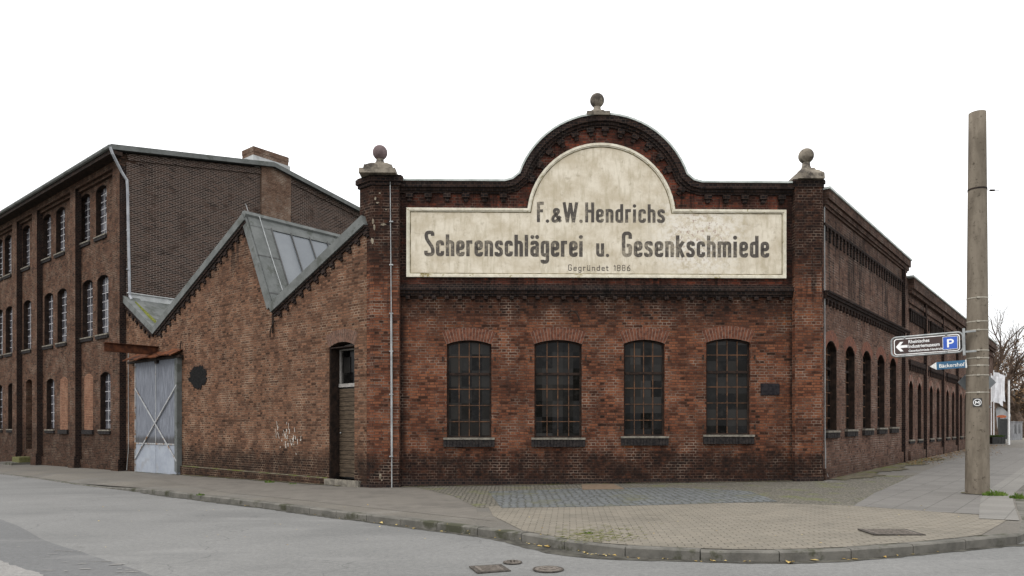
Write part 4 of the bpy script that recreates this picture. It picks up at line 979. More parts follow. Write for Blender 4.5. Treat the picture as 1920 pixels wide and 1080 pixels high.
# ================================================================ GROUND
def sheet(name, mat, pts, dz, label=None, thick=0):
    me = bpy.data.meshes.new(name)
    tr = tessellate_polygon([[Vector((x, y, 0)) for x, y in pts]])
    fs = []
    for t in tr:
        a, b, c = [pts[k] for k in t]; cr = (b[0]-a[0])*(c[1]-a[1])-(b[1]-a[1])*(c[0]-a[0]); fs.append(t if cr > 0 else (t[0], t[2], t[1]))
    me.from_pydata([(x, y, gz(x)+dz) for x, y in pts], [], fs); uv = me.uv_layers.new(name='UVMap')
    for l in me.loops: c = me.vertices[l.vertex_index].co; uv.data[l.index].uv = (c.x, c.y)
    me.materials.append(M[mat]); o = link(name, me); o['kind'] = 'structure'; return o
# far ground + road: a grid wide enough to reach the horizon
KH = .13
gm_ = MB(); xs = [-900, -200, -45, 45, 200, 900]; ys = [-300, -20, 60, 300, 1500]
for i in range(5):
    for j in range(4): gm_.quad((xs[i], ys[j], gz(xs[i])-KH-.02), (xs[i+1], ys[j], gz(xs[i+1])-KH-.02), (xs[i+1], ys[j+1], gz(xs[i+1])-KH-.02), (xs[i], ys[j+1], gz(xs[i])-KH-.02))
tag(link('ground', gm_.mesh('ground', M['earth'])), kind='structure')
road_pts = [(-45, 70), (-45, -12), (45, -12), (45, 66), (38, 60), (20, 26), (0, 12)]
sheet('road', 'asphalt', [(-44.9, 62), (-44.9, -12), (44.9, -12), (44.9, 66), (36, 52), (20, 34), (8, 21), (0, 15), (-15, 27), (-36, 45)], -KH)
kp = [G(0, 889, -KH), G(57, 896, -KH), G(140, 908.5, -KH), G(267, 924, -KH), G(367, 937, -KH), G(500, 953, -KH), G(640, 972, -KH), G(777, 989, -KH), G(870, 1001, -KH), G(968, 1014, -KH), G(1020, 1024, -KH), G(1073, 1034, -KH), G(1133, 1041, -KH), G(1200, 1046, -KH), G(1280, 1050, -KH), G(1370, 1053.5, -KH), G(1457, 1054, -KH), G(1540, 1052, -KH), G(1607, 1048, -KH), G(1713, 1040, -KH), G(1793, 1032, -KH), G(1860, 1024, -KH)]
far_l = [(kp[0][0]-dLv[0]*-22.0*1, kp[0][1]+dLv[1]*22.0)]
far_l = [(kp[0][0]+dLv[0]*22, kp[0][1]+dLv[1]*22)]
kr = [(7.4, 10.25), (8.35, 11.5), (9.3, 12.95), (10.3, 14.45), (11.35, 15.9)]
t_ = 3
while kr[-1][1] < 66: kr.append((kr[-1][0]+dR[0]*t_, kr[-1][1]+dR[1]*t_))
kpath = far_l+kp+kr
def off_path(p, o):
    out = []
    for k in range(len(p)):
        a, b = p[max(k-1, 0)], p[min(k+1, len(p)-1)]; l = math.hypot(b[0]-a[0], b[1]-a[1]); out.append((p[k][0]-(b[1]-a[1])/l*o, p[k][1]+(b[0]-a[0])/l*o))
    return out
k_in = off_path(kpath, .16); k_ap = off_path(kpath, .75)
def hk_(p):   # kerb height: dropped at the far left driveway
    x = p[0]; t = max(0, min(1, (x+13.5)/4.0)); return .025+(KH-.025)*t*t*(3-2*t)
inner = [FL.xy(-58, -.1), FL.xy(uM, -.1), FL.xy(-.2, -.2), FF.xy(.4, -.2), FF.xy(12.6, -.2), FRt.xy(1, -.2), FRt.xy(46, -.2), (kpath[-1][0]-2, kpath[-1][1]+1)]
sheet('pavement', 'walk', k_ap+inner[::-1], 0)
ap = MB()
for k in range(len(kpath)-1):
    a, b, c, d = k_in[k], k_in[k+1], k_ap[k+1], k_ap[k]
    ap.quad((*a, gz(a[0])-KH+hk_(kpath[k])), (*b, gz(b[0])-KH+hk_(kpath[k+1])), (*c, gz(c[0])), (*d, gz(d[0])))
tag(link('pavement_edge', ap.mesh('pavement_edge', M['walk'])), kind='structure')
# kerb stones (about one metre each) along the whole edge
kb = MB(); acc = along(kpath, .98, 0.)
pts_k = [(x, y) for x, y, _, _ in acc]
for k in range(len(pts_k)-1):
    a, b = Vector(pts_k[k]), Vector(pts_k[k+1]); d = (b-a).normalized(); a2 = a+d*.007; b2 = b-d*.007
    n_ = Vector((-d.y, d.x)); h1, h2 = gz(a.x)-KH+hk_(a)+random.uniform(-.004, .006), gz(b.x)-KH+hk_(b)+random.uniform(-.004, .006)
    w = .165; bv = .02; base1, base2 = gz(a.x)-KH-.1, gz(b.x)-KH-.1
    p = lambda q, o, z: (q.x+n_.x*o, q.y+n_.y*o, z)
    loopa = [p(a2, 0, base1), p(a2, 0, h1-bv), p(a2, bv, h1), p(a2, w, h1), p(a2, w, base1)]; loopb = [p(b2, 0, base2), p(b2, 0, h2-bv), p(b2, bv, h2), p(b2, w, h2), p(b2, w, base2)]
    for i in range(4): kb.quad(loopa[i], loopb[i], loopb[i+1], loopa[i+1])
    kb.quad(*loopa); kb.quad(*loopb[::-1])
tag(link('kerb', kb.mesh('kerb', M['kerb'])), kind='structure')
# surfaces on the pavement
def edge(px0, px1, o=.166):
    """points just inside the kerb between two photo columns"""
    ko = off_path(kpath, o+.02); return [ko[k] for k in range(len(kpath)) if px0 <= CX+kpath[k][0]/kpath[k][1]*F <= px1 and kpath[k][1] < 12]
pav = [G(898, 975)]+[G(960, 960), G(915, 945), G(1200, 940), G(1450, 940), G(1600, 935), G(1570, 948), G(1750, 960), G(1870, 968), G(1905, 968)]
ke = [k_ap[k] for k in range(len(kpath)) if 940 <= CX+kpath[k][0]/kpath[k][1]*F <= 1905 and 5 < kpath[k][1] < 12.2]
ki = [k_in[k] for k in range(len(kpath)) if 940 <= CX+kpath[k][0]/kpath[k][1]*F <= 1905 and 5 < kpath[k][1] < 12.2]
sheet('paver_area', 'pavers', ki+[G(1905, 966), G(1870, 968), G(1750, 960), G(1600, 949), G(1450, 944), G(1200, 940), G(915, 950), G(925, 968)], .006)
sheet('mossy_paving', 'cobble_moss', [G(895, 952), G(1200, 942), G(1450, 946), G(1600, 949), G(1640, 930), G(1760, 890), G(1640, 892), G(1560, 903), FF.xy(12.5, .1), FF.xy(8, .1), FF.xy(1.3, .1), G(800, 918), G(850, 930)], .004)
sheet('cobble_area', 'cobble_dark', [G(916, 922), G(940, 953), G(1100, 951), G(1250, 947), G(1458, 941), G(1405, 921), G(1250, 914.5), G(1100, 916)], .010)
sheet('slab_area', 'slabs', [G(1600, 949), G(1750, 960), G(1890, 968), (kr[1][0]-.2, kr[1][1]+.25)]+[(x-.25, y+.2) for x, y in kr[2:16]]+[FRt.xy(30, 1.5), FRt.xy(12, 1.3), G(1640, 925)], .008)
M['pale_strip'] = tile_mat('pale_edge_slabs', [(.135, .127, .114), (.165, .156, .14)], (.07, .065, .055), .6, .6, .008, off=0., rot=R(39.2))
kk_ = kr[1:]; kfull = off_path(kpath, .2)[-len(kk_):]; kfull2 = off_path(kpath, .75)[-len(kk_):]
sheet('edge_strip', 'pale_strip', kfull+kfull2[::-1], .012)
sheet('slab_path', 'slabs_big', [FL.xy(-13, .9), FL.xy(-6, .35), FL.xy(.0, .35), G(800, 919), G(850, 931), G(893, 953), G(897, 972)]+[k_ap[k] for k in range(len(kpath)) if 330 <= CX+kpath[k][0]/kpath[k][1]*F <= 890 and kpath[k][1] < 30][::-1], .004)
M['threshold'] = noisy('threshold_stone', (.12, .085, .06), (.17, .13, .095), 8)
sheet('threshold_stone', 'threshold', [G(1092, 919), G(1090, 909), G(1150, 908), G(1172, 918)], .014)
# dirt strip at the foot of the walls
ds = []
N = 60
for i in range(N+1): u_ = .8+11.5*i/N; ds.append(FF.xy(u_, .12+.1*random.random()+.08*sin(i*.7)))
sheet('soil_strip', 'dirt', [FF.xy(.8, -.02)]+ds+[FF.xy(12.3, -.02)], .017)
ds = [FRt.xy(.4+15*i/N, .35+.35*random.random()+.5*sin(i*.21)**2) for i in range(N+1)]
sheet('soil_strip', 'dirt', [FRt.xy(.4, .03)]+ds+[FRt.xy(15.4, .03)], .018)
M['gutter_dirt'] = noisy('gutter_dirt', (.035, .033, .028), (.085, .08, .068), 5, 7, .95, .5)
gd = off_path(kpath, .0); rnd_ = random.Random(3)
gi = [i for i in range(len(kpath)) if kpath[i][1] < 22]
seq = [(kpath[i], 0) for i in gi]
o_in, o_out = [], []
dense = along([kpath[i] for i in gi], .12, .0)
for j_, (x, y, tx, ty) in enumerate(dense):
    w = .05+.06*abs(sin(j_*.11))+.05*rnd_.random()+(.22*math.exp(-((x-.9)/1.1)**2)); o_in.append((x, y)); o_out.append((x+ty*w, y-tx*w))
gdm = MB()
for i in range(len(o_in)-1): gdm.quad(*[(p[0], p[1], gz(p[0])-KH+.005) for p in (o_in[i], o_out[i], o_out[i+1], o_in[i+1])])
tag(link('gutter_dirt', gdm.mesh('gutter_dirt', M['gutter_dirt'])), kind='structure')
ds = [FL.xy(-14.5+13.6*i/N, .07+.12*random.random()+.08*sin(i*.5)**2) for i in range(N+1)]
sheet('soil_strip', 'dirt', [FL.xy(-14.5, .03)]+ds+[FL.xy(-.9, .03)], .016)  # soil strip that also paints contact shade along the left wall
# patches in the road
def jag(pts, amp=.05, n=10):
    out = []
    for k in range(len(pts)):
        a, b = pts[k], pts[(k+1) % len(pts)]
        for i in range(n): t = i/n; out.append((a[0]+(b[0]-a[0])*t+random.gauss(0, amp)*(i > 0), a[1]+(b[1]-a[1])*t+random.gauss(0, amp)*(i > 0)))
    return out
dk_ = -KH+.006
sheet('road_patch', 'asphalt_dark', [G(-700, 880, -KH), G(0, 974, -KH)]+jag([G(0, 974, -KH), G(33, 986, -KH), G(87, 1015, -KH), G(150, 1034, -KH), G(283, 1079, -KH), G(360, 1120, -KH)], .012, 5)[:-5]+[G(360, 1120, -KH), G(700, 1500, -KH), G(-2500, 1500, -KH)], dk_)
sheet('road_patch', 'concrete_pale', jag([G(-200, 1050, -KH), G(0, 1052, -KH), G(40, 1066, -KH), G(82, 1079, -KH), G(70, 1130, -KH), G(-300, 1130, -KH)], .025, 8), dk_+.005)
wp_ = MB()
for i in range(26):
    px = random.uniform(5, 250); py = random.uniform(980+px*.3, 1078)
    if py > 1079: continue
    c = G(px, py, -KH); n_ = 9; r1, r2 = random.uniform(.03, .14), random.uniform(.01, .035); z = gz(c[0])-KH+.013
    poly = [(c[0]+r1*cos(2*pi*k/n_)*random.uniform(.5, 1), c[1]+r2*sin(2*pi*k/n_)*random.uniform(.5, 1), z) for k in range(n_)]; wp_.quad(*poly)
tag(link('worn_paint', wp_.mesh('worn_paint', M['concrete_pale'])), kind='stuff', label='worn white paint flakes on the road patch')
M['cover_rim'] = noisy('cover_rim', (.045, .04, .035), (.09, .08, .07), 20)
# ---------------------------------------------------------------- iron covers
def cover(px, py, r, round_, lab, dz, sq=(1, 1), rz=0., grp=None, frame=True):
    c = G(px, py, dz); z = gz(c[0])+dz+.007; t = thing('manhole_cover', lab, 'manhole cover', (c[0], c[1], z), rz, grp)
    f_ = MB(); p_ = MB()
    if round_:
        f_.lathe([(r*1.12, 0), (r*1.12, .012), (r, .012), (r, .004)], n=28); p_.lathe([(r*.97, .003), (r*.97, .012), (r*.9, .016), (.01, .016)], n=28)
        for k in range(8): a = pi*k/4; p_.box(r*.5*cos(a)-.03, r*.5*cos(a)+.03, r*.5*sin(a)-.03, r*.5*sin(a)+.03, .016, .022)
    else:
        w, h = r*sq[0], r*sq[1]
        for s_ in (-1, 1): f_.box(s_*w, s_*(w+.05), -h-.05, h+.05, -.004, .012); f_.box(-w, w, s_*h, s_*(h+.05), -.004, .012)
        p_.box(-w+.008, w-.008, -h+.008, h-.008, .0, .014)
        for k in range(-3, 4): p_.box(-w+.05, w-.05, h*k/4-.008, h*k/4+.008, .014, .018)
    link('cover_frame', f_.mesh('cover_frame', M['cover_rim']), t); link('cover_plate', p_.mesh('cover_plate', M['cover']), t)
cover(918, 1068, .16, False, 'small square iron cover in the road, leftmost of the three', -KH, rz=.3)
cover(961, 1056, .11, True, 'smallest round iron cover in the road, below the kerb', -KH)
cover(1028, 1069, .17, True, 'larger round iron cover in the road, rightmost of the three', -KH)
cover(1670, 999, .5, False, 'rectangular iron cover with side bars set in the beige pavers', .006, sq=(.62, .45), rz=-.05)

# ================================================================ STONE STEPS (far left)
M['moss_stone'] = noisy('mossy_stone', (.085, .085, .035), (.13, .125, .055), 9)
xs_, ys_ = FL.xy(dcu-.35, .5); st = thing('stone_steps', 'two low mossy stone steps below the mill door', 'steps', (xs_, ys_, gz(xs_)), AL)
s1 = MB(); s1.box(-.95, .95, -.45, .5, -.1, .13); link('lower_step', s1.mesh('lower_step', M['kerb']), st)
s1 = MB(); s1.box(-.2, .9, -.1, .5, .13, .4); link('upper_step', s1.mesh('upper_step', M['moss_stone']), st)

# ================================================================ CONCRETE POLE AND ITS SIGNS
bx, by = G(1832.5, 926); bz = gz(bx); D0 = by
pole = thing('concrete_pole', 'tall tapering concrete mast carrying the brown sign', 'pole', (bx, by, bz))
Hp = EYE+(HY-212)/F*D0-bz; r0, r1 = .5*40*D0/F, .5*28.5*D0/F
pr_f = [(r0*1.0, -.2)]+[(r0+(r1-r0)*t, Hp*t) for t in [k/12 for k in range(13)]]+[(r1*.5, Hp+.02), (.01, Hp+.02)]
pd = MB(); pd.quad(*[((r0+.05+.05*random.random())*cos(2*pi*k/40), (r0+.05+.05*random.random())*sin(2*pi*k/40), .019+(bx+r0*cos(2*pi*k/40)-bx)*.013) for k in range(40)]); link('foot_dirt_shade', pd.mesh('foot_dirt_shade', M['dirt']), pole)  # thin dirt ring, darkening the mast foot as painted contact shade
m = MB(); m.lathe(pr_f, n=40); link('shaft', m.mesh('shaft', M['pole'], smooth=True), pole)
rad = lambda z: r0+(r1-r0)*(z/Hp)
zp = lambda y: EYE+(HY-y)/F*D0-bz
def strap(y, mat, w=.025, tilt=0, buckle=True):
    z = zp(y); s_ = MB(); s_.lathe([(rad(z)+.001, z-w/2), (rad(z)+.006, z-w/2), (rad(z)+.006, z+w/2), (rad(z)+.001, z+w/2)], n=40)
    if buckle:
        a = -pi/2-.5; xx, yy = cos(a)*(rad(z)+.012), sin(a)*(rad(z)+.012); s_.box(xx-.03, xx+.03, yy-.012, yy+.012, z-w*.9, z+w*.9)
    o = link('strap', s_.mesh('strap', M[mat]), pole)
    if tilt: o.rotation_euler = (0, tilt, 0)
    return o
for y in (560, 604, 620, 658, 672, 686, 704, 736): strap(y, 'strap', .02)
s_ = strap(356, 'iron', .035, buckle=False)
wr_ = MB(); z = zp(356); wr_.tube([(rad(z), 0, z), (rad(z)+.12, 0, z-.01), (rad(z)+.3, -.02, z-.02)], .006, 5); wr_.tube([(rad(z)+.1, 0, z-.01), (rad(z)+.2, 0, z-.01)], .022, 6); link('wire_stub', wr_.mesh('wire_stub', M['iron']), pole)
stk = MB(); z = zp(755); a0 = atan2(-by, -bx)
ex = (cos(a0), sin(a0)); tx_ = (-ex[1], ex[0])
stx = link('badge', None, pole, (ex[0]*(rad(z)+.004), ex[1]*(rad(z)+.004), z), a0+pi/2)
bm_ = MB(); bm_.box(-.085, .085, -.008, 0, -.09, .09); stx.data = None
bpy.data.objects.remove(stx)
stx = link('badge', bm_.mesh('badge', M['black']), pole, (ex[0]*(rad(z)+.004), ex[1]*(rad(z)+.004), z), a0+pi/2)
em = MB(); circ = [(.065*cos(2*pi*k/20), .065*sin(2*pi*k/20)) for k in range(20)]; em.band(circ, 0, .012, .008, .011, closed=True)
for i, sgm in enumerate((((-.033, -.035), (-.033, .035)), ((-.033, .03), (0, -.012)), ((0, -.012), (.033, .03)), ((.033, .035), (.033, -.035)))): em.band(list(sgm), -.007, .007, .008, .0095+.001*(i % 2))
link('emblem', em.mesh('emblem', M['white']), stx)

def btext(txt, size, xs, mat, parent, x, z, y, name='lettering', align='LEFT'):
    cu = bpy.data.curves.new('t', 'FONT'); cu.body = txt; cu.size = size; cu.align_x = align; cu.extrude = .0015; cu.offset = size*.014
    to = bpy.data.objects.new('t', cu); COL.objects.link(to); dg = bpy.context.evaluated_depsgraph_get(); me = bpy.data.meshes.new_from_object(to.evaluated_get(dg))
    bpy.data.objects.remove(to); bpy.data.curves.remove(cu)
    me.transform(Matrix.Rotation(R(90), 4, 'X') @ Matrix.Scale(xs, 4, Vector((1, 0, 0)))); me.materials.clear(); me.materials.append(M[mat])
    xs_ = [v.co.x for v in me.vertices]; w = max(xs_)-min(xs_)
    return link(name, me, parent, (x, y, z)), w, min(xs_)
def fit_text(txt, w_target, h_cap, mat, parent, x, z, y):
    size = h_cap/.73; o, w, mn = btext(txt, size, 1., mat, parent, x, z, y); o.data.transform(Matrix.Scale(w_target/w, 4, Vector((1, 0, 0)))); mnx = min(v.co.x for v in o.data.vertices); o.location.x -= mnx; return o
def round_rect(w, h, r, n=6):
    p = []
    for cx_, cy_, a in ((w/2-r, h/2-r, 0), (-w/2+r, h/2-r, 90), (-w/2+r, -h/2+r, 180), (w/2-r, -h/2+r, 270)):
        p += [(cx_+r*cos(R(a+90*k/n)), cy_+r*sin(R(a+90*k/n))) for k in range(n+1)]
    return p
# brown direction sign: hangs on the left of the mast, turned a little away at its far end
Dr, Dl = D0-.1, D0+.75
pr1 = ((1806-CX)/F*Dr, Dr); pl1 = ((1671-CX)/F*Dl, Dl); sl_w = math.hypot(pr1[0]-pl1[0], pr1[1]-pl1[1]); sa = atan2(pr1[1]-pl1[1], pr1[0]-pl1[0])
scx, scy = (pr1[0]+pl1[0])/2, (pr1[1]+pl1[1])/2; sz_ = EYE+(HY-646.5)/F*(Dr+Dl)/2
ds_ = thing('direction_sign', 'brown museum direction sign with white arrow and blue parking square on the mast', 'sign', (scx, scy, sz_), sa); ds_.rotation_euler = (0, -.022, sa)
SW, SH = sl_w-.12, .372
b_ = MB(); b_.slab(round_rect(SW, SH, .06), -.012, .008); link('board', b_.mesh('board', M['white']), ds_)
b_ = MB(); b_.slab(round_rect(SW-.036, SH-.036, .05), -.015, -.0125); link('brown_field', b_.mesh('brown_field', M['brown_sign']), ds_)
b_ = MB(); 
ring = round_rect(SW+.11, SH+.07, .1); b_.tube([(x, .0, z) for x, z in ring]+[(ring[0][0], 0, ring[0][1])], .022, 8, False)
for sx_ in (-.33*SW, .3*SW):
    for s_ in (-1, 1): b_.box(sx_-.02, sx_+.02, -.02, .012, s_*(SH/2-.012), s_*(SH/2+.045))
link('tube_frame', b_.mesh('tube_frame', M['galv'], smooth=True), ds_)
b_ = MB(); b_.box(SW/2+.05, SW/2+.1, -.02, .03, -.3, .3)
b_.box(SW/2+.09, SW/2+.3, -.005, .03, .2, .24); b_.box(SW/2+.09, SW/2+.3, -.005, .03, -.24, -.2); link('bracket', b_.mesh('bracket', M['galv']), ds_)
xL = -SW/2; k = SW/ (1.62)
ax = xL+.04
b_ = MB(); aw = .25
b_.band([(ax+.05, 0), (ax+.24, 0)], -.03, .03, .0165, .019); b_.slab([(ax, 0), (ax+.09, -.11), (ax+.155, -.11), (ax+.07, 0), (ax+.155, .11), (ax+.09, .11)][::1], -.0205, -.016)
link('arrow', b_.mesh('arrow', M['white']), ds_)
tx0 = xL+.3; tw = SW*.525
fit_text('Rheinisches', tw*.61, .08, 'white', ds_, tx0, .062, -.018)
fit_text('Industriemuseum', tw*.9, .08, 'white', ds_, tx0, -.045, -.018)
fit_text('Gesenkschmiede Hendrichs', tw*1., .052, 'white', ds_, tx0, -.135, -.018)
pxc = SW/2-.185; b_ = MB(); b_.box(pxc-.14, pxc+.14, -.018, -.0145, -.14, .14); link('parking_field', b_.mesh('parking_field', M['blue_sign']), ds_)
b_ = MB(); b_.band(round_rect(.28, .28, .01)[::-1], -.006, .004, .0145, .0195, closed=True)
for i in range(len(b_.v)): b_.v[i] = (b_.v[i][0]+pxc, b_.v[i][1], b_.v[i][2])
link('parking_border', b_.mesh('parking_border', M['letter_worn']), ds_)
fit_text('P', .13, .19, 'white', ds_, pxc-.06, -.095, -.0205)
# blue street-name sign
Dr, Dl = D0-.12, D0+.15
pr1 = ((1813-CX)/F*Dr, Dr); pl1 = ((1756-CX)/F*Dl, Dl); w_ = math.hypot(pr1[0]-pl1[0], pr1[1]-pl1[1]); sa = atan2(pr1[1]-pl1[1], pr1[0]-pl1[0])
sn = thing('street_name_sign', 'small blue street name sign with white pointed end below the brown sign', 'sign', ((pr1[0]+pl1[0])/2, (pr1[1]+pl1[1])/2, EYE+(HY-684)/F*D0), sa); sn.rotation_euler = (0, -.05, sa)
b_ = MB(); b_.box(-w_/2, w_/2, -.01, .006, -.085, .085); link('board', b_.mesh('board', M['street_blue']), sn)
b_ = MB(); b_.slab([(-w_/2-.002, -.085), (-w_/2-.002, .085), (-w_/2-.13, .0)][::-1], -.01, .006); link('pointed_end', b_.mesh('pointed_end', M['letter_worn']), sn)
fit_text('Bäckershof', w_*.84, .085, 'letter_worn', sn, -w_/2+.05, -.045, -.012)
b_ = MB(); b_.box(w_/2-.03, w_/2-.005, -.014, .01, -.09, .09); link('end_clip', b_.mesh('end_clip', M['letter_worn']), sn)
# square traffic sign standing on its corner, seen from behind, on the far side of the mast
dd = D0+.35; cxx = (1831.5-CX)/F*dd; czz = EYE+(HY-717)/F*dd; hd = 36/F*dd
ts = thing('traffic_sign', 'diamond shaped traffic sign seen from its grey back, behind the mast', 'sign', (cxx, dd, czz), 0)
b_ = MB(); b_.slab([(-hd, 0), (0, -hd), (hd, 0), (0, hd)], -.004, .004); link('plate', b_.mesh('plate', M['sign_back']), ts)
b_ = MB(); b_.slab([(-hd*.5, -.62), (hd*.78, -.58), (hd*.35, -.36), (-hd*.5, -.36)][::1], -.003, .003)
b_.box(-.03, .03, -.05, -.008, -hd*.7, hd*.7); link('rear_channel', b_.mesh('rear_channel', M['sign_back']), ts)

# ================================================================ BACKGROUND ON THE RIGHT
def at(px, py, D): return ((px-CX)/F*D, D, EYE+(HY-py)/F*D)
def tree(name, lab, px, D, h, seed, spread, leaves=0, lean=0., levels=5, group=None, tr=.32):
    rnd = random.Random(seed); x, y, _ = at(px, 800, D); z0 = gz(x)-.1
    root = thing(name, lab, 'tree', (x, y, z0), 0, group); tb = MB(); cr = MB(); lf = MB()
    def grow_(p, d, l, r, lev):
        n = 4; pts = [p.copy()]; rs = [r]; q = p.copy(); dd_ = d.copy()
        for i in range(n):
            dd_ = (dd_+Vector((rnd.gauss(0, .17), rnd.gauss(0, .17), rnd.gauss(.03, .1)))).normalized(); q = q+dd_*l/n; pts.append(q.copy()); rs.append(r*(1-.42*(i+1)/n))
        (tb if lev < 2 else cr).tube(pts, rs, 8 if lev < 2 else 5 if lev < 3 else 3, cap=False)
        if leaves and lev >= levels-2:
            for _ in range(leaves):
                c = pts[rnd.randint(1, n)]+Vector((rnd.gauss(0, .28), rnd.gauss(0, .28), rnd.gauss(0, .25))); s_ = rnd.uniform(.05, .11)
                a = Vector((rnd.gauss(0, 1), rnd.gauss(0, 1), rnd.gauss(0, 1))).normalized(); b = a.orthogonal().normalized()
                lf.quad(c-a*s_, c+b*s_, c+a*s_, c-b*s_)
        if lev >= levels: return
        kids = rnd.choice((3, 4, 4)) if lev else 5
        for i in range(kids):
            t = rnd.uniform(.45, 1.) if i else 1.; idx = min(n, max(1, int(t*n))); a = rnd.uniform(0, 2*pi); tilt = rnd.uniform(.3, .8)*spread
            o = dd_.orthogonal().normalized(); o.rotate(Matrix.Rotation(a, 3, dd_)); nd = (dd_*cos(tilt)+o*sin(tilt)); nd.z += .12; nd.normalize()
            grow_(pts[idx], nd, l*rnd.uniform(.58, .8), rs[idx]*rnd.uniform(.5, .72), lev+1)
    grow_(Vector((0, 0, 0)), Vector((lean, 0, 1)).normalized(), h*.33, tr, 0)
    mz = max(v[2] for v in cr.v); k_ = h/mz
    for q in (tb, cr, lf): q.v = [(a*k_, b*k_, c*k_) for a, b, c in q.v]
    link('trunk', tb.mesh('trunk', M['bark']), root); link('crown', cr.mesh('crown', M['bark']), root)
    if leaves: link('foliage', lf.mesh('foliage', M['leafbrown']), root)
    return root
tree('bare_tree', 'tall bare tree rising just right of the concrete mast', 1863, 62, 14.2, 9, .95, tr=.42)
tree('autumn_tree', 'brown leaved tree at the right edge behind the white post', 1921, 78, 11.8, 12, 1.25, leaves=2, tr=.4)
tree('autumn_tree', 'brown leaved tree between the flags and the white post', 1897, 92, 8.0, 23, 1.3, leaves=4, tr=.35)
tree('bare_tree', 'distant bare tree peeping over the low wing roof left of the mast', 1804, 80, 14.4, 31, .8, tr=.35)
# flagpoles with white flags
for i, (px, D) in enumerate(((1857.5, 52), (1862.5, 54))):
    x, y, _ = at(px, 800, D); t = thing('flagpole', ['white flagpole nearest the concrete mast, flag hanging', 'white flagpole second from the mast, flag spread to the right'][i], 'flagpole', (x, y, gz(x)), 0, 'flagpoles beside the side wing')
    m = MB(); zt_ = EYE+(HY-700+i*6)/F*D-gz(x); m.tube([(0, 0, -.1), (0, 0, zt_)], [.07, .05], 8); link('mast', m.mesh('mast', M['white']), t)
    fgm = MB(); W_, H_ = .85, 1.9; nx_, nz_ = 8, 6
    for a in range(nx_):
        for b in range(nz_):
            q = lambda i_, j_: (.05+W_*i_/nx_, .09*sin(i_*1.6+j_*.5), zt_-.15-H_*j_/nz_-.35*(i_/nx_)**2)
            fgm.quad(q(a, b+1), q(a+1, b+1), q(a+1, b), q(a, b))
    link('flag', fgm.mesh('flag', M['flag']), t)
# planter hedge, fence gate, lamp post, sign, stone posts, house
c = at(1866, 833, 50); x, y = c[0], c[1]; t = thing('planter', 'black planter box with a clipped green top beside the flagpoles', 'planter', (x, y, gz(x)), .2)
m = MB(); m.box(-.55, .55, -.3, .3, 0, .48)
for k in range(9): m.box(-.53+k*.125, -.5+k*.125, -.32, -.3, .02, .48)
link('box', m.mesh('box', M['black']), t)
m = MB()
for i in range(900):
    p_ = Vector((random.uniform(-.55, .55), random.uniform(-.3, .3), .48+random.uniform(0, .12))); a = Vector((random.gauss(0, 1), random.gauss(0, 1), random.gauss(0, 1))).normalized()*.04; b = a.orthogonal().normalized()*.03; m.quad(p_-a, p_+b, p_+a, p_-b)
link('hedge', m.mesh('hedge', M['hedge']), t)
c = at(1883, 830, 60); x, y = c[0], c[1]; t = thing('metal_gate', 'dark slatted metal gate beside the white post', 'gate', (x, y, gz(x)), .1)
m = MB()
for k in range(12): m.box(-.4+k*.07, -.345+k*.07, -.02, .02, .05, 1.75)
m.box(-.42, .45, -.03, .03, .1, .16); m.box(-.42, .45, -.03, .03, 1.65, 1.72); link('slats', m.mesh('slats', M['black']), t)
m = MB(); m.box(-.48, -.42, -.05, .05, 0, 1.9); m.box(.45, .52, -.05, .05, 0, 1.9); link('gate_posts', m.mesh('gate_posts', M['black']), t)
c = at(1878, 781, 64); t = thing('oval_sign', 'orange oval sign above the dark gate', 'sign', (c[0], c[1], gz(c[0])), 0)
m = MB(); hz = c[2]-gz(c[0]); m.slab([(.42*cos(2*pi*k/24), hz+.13*sin(2*pi*k/24)) for k in range(24)], -.03, .03); link('board', m.mesh('board', M['orange']), t)
m = MB(); m.tube([(-.3, 0, 0), (-.3, 0, hz-.1)], .025, 6); m.tube([(.3, 0, 0), (.3, 0, hz-.1)], .025, 6); link('posts', m.mesh('posts', M['black']), t)
c = at(1891.5, 832, 48); t = thing('white_post', 'tall slender white post between the gate and the stone wall', 'post', (c[0], c[1], gz(c[0])), 0)
m = MB(); hz = EYE+(HY-713)/F*48-gz(c[0]); m.tube([(0, 0, -.1), (0, 0, hz)], [.075, .06], 10); link('shaft', m.mesh('shaft', M['white']), t); m = MB(); m.tube([(0, 0, hz), (0, 0, hz+.04)], .08, 10); link('cap', m.mesh('cap', M['galv']), t)
c = at(1902, 826, 62); t = thing('garden_wall', 'low pale wall with stone posts and railings right of the white post', 'wall', (c[0], c[1], gz(c[0])), .6)
m = MB(); m.box(-.5, 1.1, -.12, .12, -.1, .45); link('base', m.mesh('base', M['render']), t)
for px_ in (-.5, .3, 1.1): m = MB(); m.box(px_-.13, px_+.13, -.15, .15, -.1, 1.45); m.box(px_-.17, px_+.17, -.19, .19, 1.45, 1.52); link('post', m.mesh('post', M['render']), t)
m = MB()
for k in range(12): m.box(-.35+k*.12, -.33+k*.12, -.01, .01, .45, 1.25)
m.box(-.4, 1.0, -.015, .015, 1.22, 1.26); link('railing', m.mesh('railing', M['black']), t)
c = at(1930, 826, 100); t = thing('house', 'distant pale grey house with dark garage door at the right edge', 'house', (c[0], c[1], gz(c[0])), 0)
m = MB(); m.box(-2.6, 5, 0, 7, -.3, 3.9); link('wall', m.mesh('wall', M['render']), t)
m = MB(); m.prism([(-2.9, -.3), (5.3, -.3), (5.3, 7.3), (-2.9, 7.3)], 3.9, 6.2, [(-2.9+.0, 3.4), (5.3, 3.4), (5.3, 3.6), (-2.9, 3.6)]); link('roof', m.mesh('roof', M['tar']), t)
